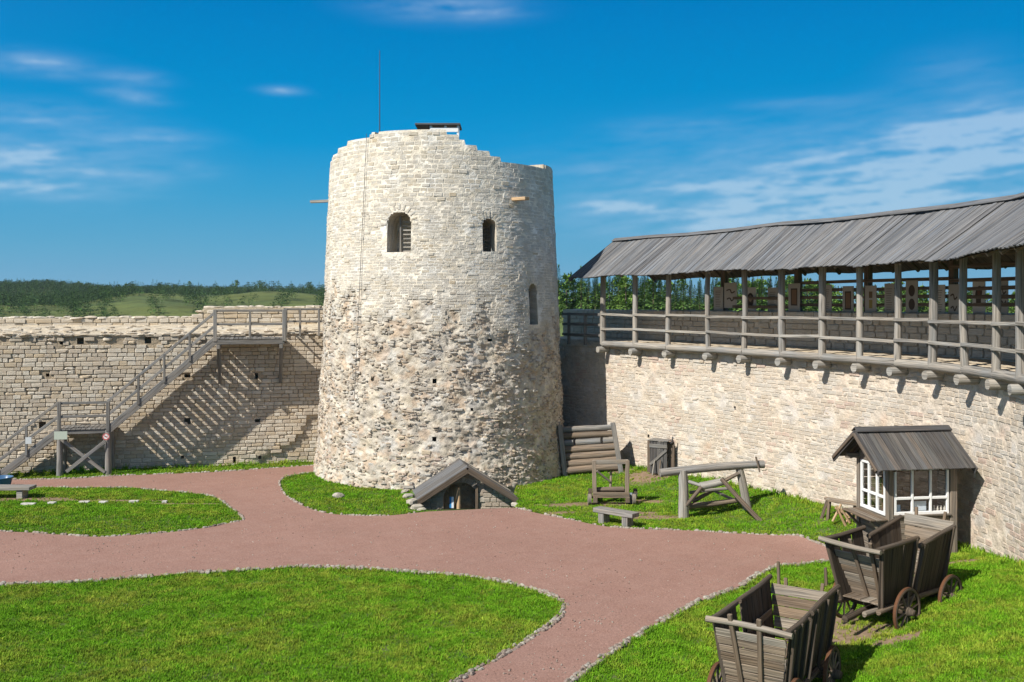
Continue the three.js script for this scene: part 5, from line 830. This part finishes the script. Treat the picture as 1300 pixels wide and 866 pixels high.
{
  const r = rng(1201), kinds = [
    { g: [spruce(1, 10, 1.6, 700), spruce(2, 11, 1.8, 700), spruce(3, 9, 1.5, 600)], m: LM.spruce, H: 10, name: 'spruce_tree', label: 'dark pointed spruce in the wood beyond the gallery wall' },
    { g: [spruce(4, 10, 2.1, 700)], m: LM.pine, H: 10, name: 'pine_tree', label: 'lighter green young pine in the wood beyond the gallery wall' },
    { g: [broad(5, 8, 2.6, 900), broad(6, 7, 2.3, 800)], m: LM.broad, H: 8, name: 'birch_tree', label: 'round crowned leafy tree in the wood beyond the gallery wall' }];
  const tg = trunkGeo(8.5, .16), tm = M.brown[1];
  const tree = (k, v, x, z, s, name, label, group, yaw) => { const y = ground(x, z), o = new THREE.Group(); o.name = numbered(name); o.position.set(x, y, z); o.rotation.y = yaw; o.scale.set(s * (.9 + .25 * r()), s, s * (.9 + .25 * r())); o.userData = { label, category: 'tree', group }; const c = new THREE.Mesh(kinds[k].g[v % kinds[k].g.length], kinds[k].m); c.name = 'crown'; const t = new THREE.Mesh(tg, tm); t.name = 'trunk'; for (const q of [c, t]) { q.castShadow = q.receiveShadow = true; o.add(q); } scene.add(o); };
  const skyline = [[700, 352], [740, 352], [790, 354], [830, 350], [850, 356], [880, 360], [905, 357], [925, 353], [945, 356], [975, 352], [1000, 354], [1020, 357], [1060, 366], [1090, 368], [1130, 362], [1180, 370], [1240, 374], [1310, 376]];
  const yTop = (px) => interp(skyline, px);
  for (let row = 0; row < 4; row++) for (let px = 690 + row * 5; px < 1330;) {
    const d = 150 + row * 22 + 12 * r(), x = (px - CX) / F * d, g = ground(x, -d), want = EYE + (HY - yTop(px) - (row < 2 ? -5 + 9 * r() - (row ? 0 : 4) : 7 * r() - 4)) / F * d - g, k = r() < (px > 1030 ? .35 : .66) ? 0 : r() < .45 ? 1 : 2;
    if (row < 2 && px > 1050 && r() < .45) { px += 14; continue; }
    const s = clamp(want / kinds[k].H * (k === 2 ? .97 : 1.03), .3, 1.6); tree(k, Math.floor(r() * 9), x, -d, s, kinds[k].name, kinds[k].label, ['spruces', 'pines', 'leafy trees'][k] + ' of the wood beyond the gallery wall', r() * 6.28);
    px += (7 + 5 * r()) * (k === 2 ? 1.3 : 1);
  }
  // trees one can tell apart on the skyline of the far hills
  for (const [px, h, k, dd] of [[160, 15, 2, 930], [152, 11, 2, 920], [192, 14, 0, 930], [200, 15, 0, 940], [212, 13, 0, 945], [240, 14, 2, 900], [252, 15, 0, 910], [300, 18, 2, 905], [308, 15, 0, 900], [332, 9, 2, 930], [345, 9, 0, 930], [360, 10, 2, 930], [385, 9, 0, 930], [398, 10, 2, 930], [26, 12, 0, 960], [60, 12, 2, 970], [100, 12, 2, 960], [130, 10, 0, 950], [275, 9, 2, 905], [226, 10, 2, 930]]) { const x = (px - CX) / F * dd; tree(k, px, x, -dd, h * .72 / kinds[k].H, 'hilltop_tree', k ? 'rounded tree standing out on the ridge of the far hills' : 'pointed tree standing out on the ridge of the far hills', k ? 'rounded trees on the far ridge' : 'pointed trees on the far ridge', r() * 6); }
  // the far wood on the slopes, one mass
  const wood = (label, count, gen, geo, mat) => { const im = new THREE.InstancedMesh(geo, mat, count), q = new THREE.Quaternion(), e = new THREE.Euler(); let n = 0, guard = 0; while (n < count && guard++ < count * 60) { const w = gen(); if (!w) continue; const [x, z, s] = w; e.set(0, r() * 6.28, 0); im.setMatrixAt(n, new THREE.Matrix4().compose(V(x, ground(x, z) - .5, z), q.setFromEuler(e), V(s * (1 + .4 * r()), s, s * (1 + .4 * r())))); const t = .75 + .5 * r(); im.setColorAt(n, rgb(t, t * (.95 + .1 * r()), t)); n++; } im.count = n; im.name = numbered('far_wood'); im.userData = { label, category: 'wood', kind: 'stuff' }; im.castShadow = im.receiveShadow = true; scene.add(im); };
  const far = broad(9, 8, 2.9, 260), farS = spruce(8, 10, 2.3, 200);
  const density = (px, d) => { // where woods cover the slopes
    const n = fbm2(px * .02, d * .006, 3); if (d > 820) return 1; if (px < 150) return d > 560 ? 1 : n > -.05 ? 1 : .25; if (px < 215) return n > .1 ? .8 : d > 760 ? .8 : .1; if (d > 790) return .9; return n > .18 ? .75 : .03; };
  const gen = (smin, smax) => () => { const px = -90 + 560 * r(), d = 330 + 720 * Math.sqrt(r()), dn = density(px, d); if (r() > dn) return null; return [(px - CX) / F * d, -d, smin + (smax - smin) * r()]; };
  wood('dense mixed wood covering the slopes of the far hills', 4200, gen(.55, 1.0), far, LM.far);
  wood('dark conifers scattered through the wood on the far hills', 2200, gen(.6, 1.0), farS, LM.spruce);
}

// ------------------------------------------------------------------ turf
{
  const r = rng(1301);
  const tuft = (seed, n, h, w) => { const q = rng(seed), tri = [], col = []; for (let k = 0; k < n; k++) { const a = q() * 6.283, o = .028 * q(), bx = Math.cos(a) * o, bz = Math.sin(a) * o, b = q() * 6.283, hh = h * (.55 + .6 * q()), le = hh * (.25 + .7 * q()), dx = Math.cos(b), dz = Math.sin(b), sx = -dz * w, sz = dx * w, A = [bx - sx, -.01, bz - sz], B = [bx + sx, -.01, bz + sz], C = [bx + dx * le * .4 - sx * .8, hh * .65, bz + dz * le * .4 - sz * .8], D = [bx + dx * le * .4 + sx * .8, hh * .65, bz + dz * le * .4 + sz * .8], E = [bx + dx * le, hh * .98, bz + dz * le]; tri.push([A, B, D], [A, D, C], [C, D, E]); const t = .8 + .4 * q(); for (let m = 0; m < 9; m++) col.push(t, t, t); } const g = fromTris(tri); g.setAttribute('color', new THREE.Float32BufferAttribute(col, 3)); return g; };
  const gm = new THREE.MeshPhysicalMaterial({ specularIntensity: .35, vertexColors: true, roughness: .8, color: rgb(1, 1, 1) });
  const turf = (label, geo, polyTest, box, perM2, hs) => {
    const [x0, x1, z0, z1] = box, want = Math.round((x1 - x0) * (z1 - z0) * perM2), mats = [], cols = [];
    for (let i = 0; i < want; i++) {
      const x = lerp(x0, x1, r()), z = lerp(z0, z1, r()); const px = CX + F * x / -z, py = HY + F * (EYE - (x > 3 ? ground(x, z) : 0)) / -z; if (px < -60 || px > 1360 || py > 915) continue;
      if (!polyTest(x, z)) continue; const b = bare(x, z); if (r() < b * .93) continue;
      const w = fbm2(x * .55, z * .55, 3), w2 = fbm2(x * 2.6 + 5, z * 2.6, 2), s = hs * (.7 + .5 * r() + .35 * w2 + .55 * fbm2(x * .9 + 60, z * .9, 2) + (r() < .015 ? .7 : 0));
      mats.push(new THREE.Matrix4().compose(V(x, ground(x, z), z), new THREE.Quaternion().setFromEuler(new THREE.Euler((r() - .5) * .3, r() * 6.28, (r() - .5) * .3)), V(s, s * (.85 + .3 * r()), s)));
      const w3 = fbm2(x * 1.3 + 40, z * 1.3, 3), dry = clamp(.2 + .7 * w2 + .75 * w + .5 * fbm2(x * .18 + 3, z * .3, 2) + (r() < .08 ? .6 : 0) + .5 * b, 0, 1), k = (.8 + .4 * r()) * (1 + .38 * w3); cols.push([lerp(.134, .275, dry) * k, lerp(.31, .325, dry) * k, lerp(.010, .035, dry) * k]);
    }
    const im = new THREE.InstancedMesh(geo, gm, mats.length); mats.forEach((m, i) => { im.setMatrixAt(i, m); im.setColorAt(i, rgb(...cols[i])); }); im.name = numbered('grass'); im.userData = { label, category: 'grass', kind: 'stuff' }; im.castShadow = im.receiveShadow = true; scene.add(im);
  };
  const near = tuft(1, 7, .048, .004), mid = tuft(2, 8, .05, .0055), tall = tuft(3, 8, .14, .007);
  const inTower = (x, z) => Math.hypot(x - TC.x, z - TC.z) < 4.72, beyond = behindWall;
  const offWall = (x, z) => (x - WO.x) * WN.x + (z - WO.z) * WN.z > .05;
  turf('wide bright mown lawn with a rounded corner where the paths fork', near, (x, z) => inPoly(closedB, x, z), [-20, 2, -24, -14.2], 1100, 1);
  turf('narrow lawn island between the paths before the stairs', mid, (x, z) => inPoly(closedA, x, z), [-20, -7, -35, -26], 420, 1);
  const cellar = (x, z) => x > -3.2 && x < -.02 && z < -30.1 && z > -33.9;
  turf('grass at the foot of the tower and under the wooden stairs', mid, (x, z) => !onPath(x, z) && !inTower(x, z) && offWall(x, z) && !cellar(x, z) && x < -1, [-19, -1, -41, -29.5], 420, 1);
  turf('rough grass round the siege engines below the gallery wall', mid, (x, z) => x >= -1 && !onPath(x, z) && !inTower(x, z) && !cellar(x, z) && !beyond(x, z), [-1, 12, -41, -24.2], 480, 1);
  turf('grass round the two farm wagons and the kiosk', near, (x, z) => !onPath(x, z) && !inPoly(closedB, x, z) && !beyond(x, z), [.6, 12, -24.2, -12], 1100, 1.1);
  { // ragged tufts leaning over the kerbs
    const lines = [[E_F, -1], [E_C, -1], [E_D, -1], [E_E.slice(1, 16), -1], [ISLE_A.slice(1, 18), 1], [ISLE_B.slice(1, 21), 1]], mats = [], cols = [];
    for (const [pts, side] of lines) { const c = new THREE.SplineCurve(pts), L = c.getLength(); for (let s = 0; s < L; s += .035) { if (n2(s * .9, L) < -.15 && r() < .7) continue; const t = clamp((s + .05 * r()) / L, 0, 1), p = c.getPointAt(t), g = c.getTangentAt(t); for (const sg of [1, -1]) { const o = .07 + .07 * r(), x = p.x - g.y * o * sg, z = p.y + g.x * o * sg; if (onPath(x, z) || z > -13) continue; const k = .55 + .9 * r() * r(); mats.push(new THREE.Matrix4().compose(V(x, ground(x, z), z), new THREE.Quaternion().setFromEuler(new THREE.Euler((r() - .5) * .7, r() * 6.28, (r() - .5) * .7)), V(k, k, k))); const d = r(), q = .8 + .4 * r(); cols.push([lerp(.13, .27, d * d) * q, lerp(.27, .28, d) * q, .03 * q]); } } }
    const im = new THREE.InstancedMesh(tuft(7, 8, .10, .0055), gm, mats.length); mats.forEach((m, i) => { im.setMatrixAt(i, m); im.setColorAt(i, rgb(...cols[i])); }); im.name = numbered('grass'); im.userData = { label: 'ragged grass tufts leaning over the kerb stones', category: 'grass', kind: 'stuff' }; im.castShadow = im.receiveShadow = true; scene.add(im);
  }
  turf('longer grass growing along the foot of the walls', tall, (x, z) => (x > 3 ? wallDist(x, z) < .45 && !beyond(x, z) : offWall(x, z) && (x - WO.x) * WN.x + (z - WO.z) * WN.z < .5) && !onPath(x, z), [-19, 12, -41, -16], 70, 1);
}
// loose grit lying on the path
{
  const r = rng(1401), im = new THREE.InstancedMesh(tint(rubbleVar[3].clone(), 1, 1, 1), M.stone, 2600); let n = 0, guard = 0;
  while (n < 2600 && guard++ < 60000) { const px = 1300 * r(), py = 596 + 280 * Math.pow(r(), 1.3), d = F * EYE / (py - HY), x = (px - CX) / F * d, z = -d; if (!onPath(x, z)) continue; const s = .008 + .022 * Math.pow(r(), 3); im.setMatrixAt(n, new THREE.Matrix4().compose(V(x, ground(x, z) + .032, z), new THREE.Quaternion().setFromEuler(new THREE.Euler(r(), r() * 6, r())), V(s * 1.4, s, s))); const t = r(); im.setColorAt(n, rgb(lerp(.34, .62, t), lerp(.22, .56, t), lerp(.18, .50, t))); n++; }
  im.count = n; im.name = 'grit'; im.userData = { label: 'loose grit scattered over the reddish gravel path', category: 'grit', kind: 'stuff' }; im.castShadow = im.receiveShadow = true; scene.add(im);
}
// summer haze over the far hills
scene.fog = new THREE.FogExp2(rgb(.62, .78, .95), .00008);

renderer.render(scene, camera);
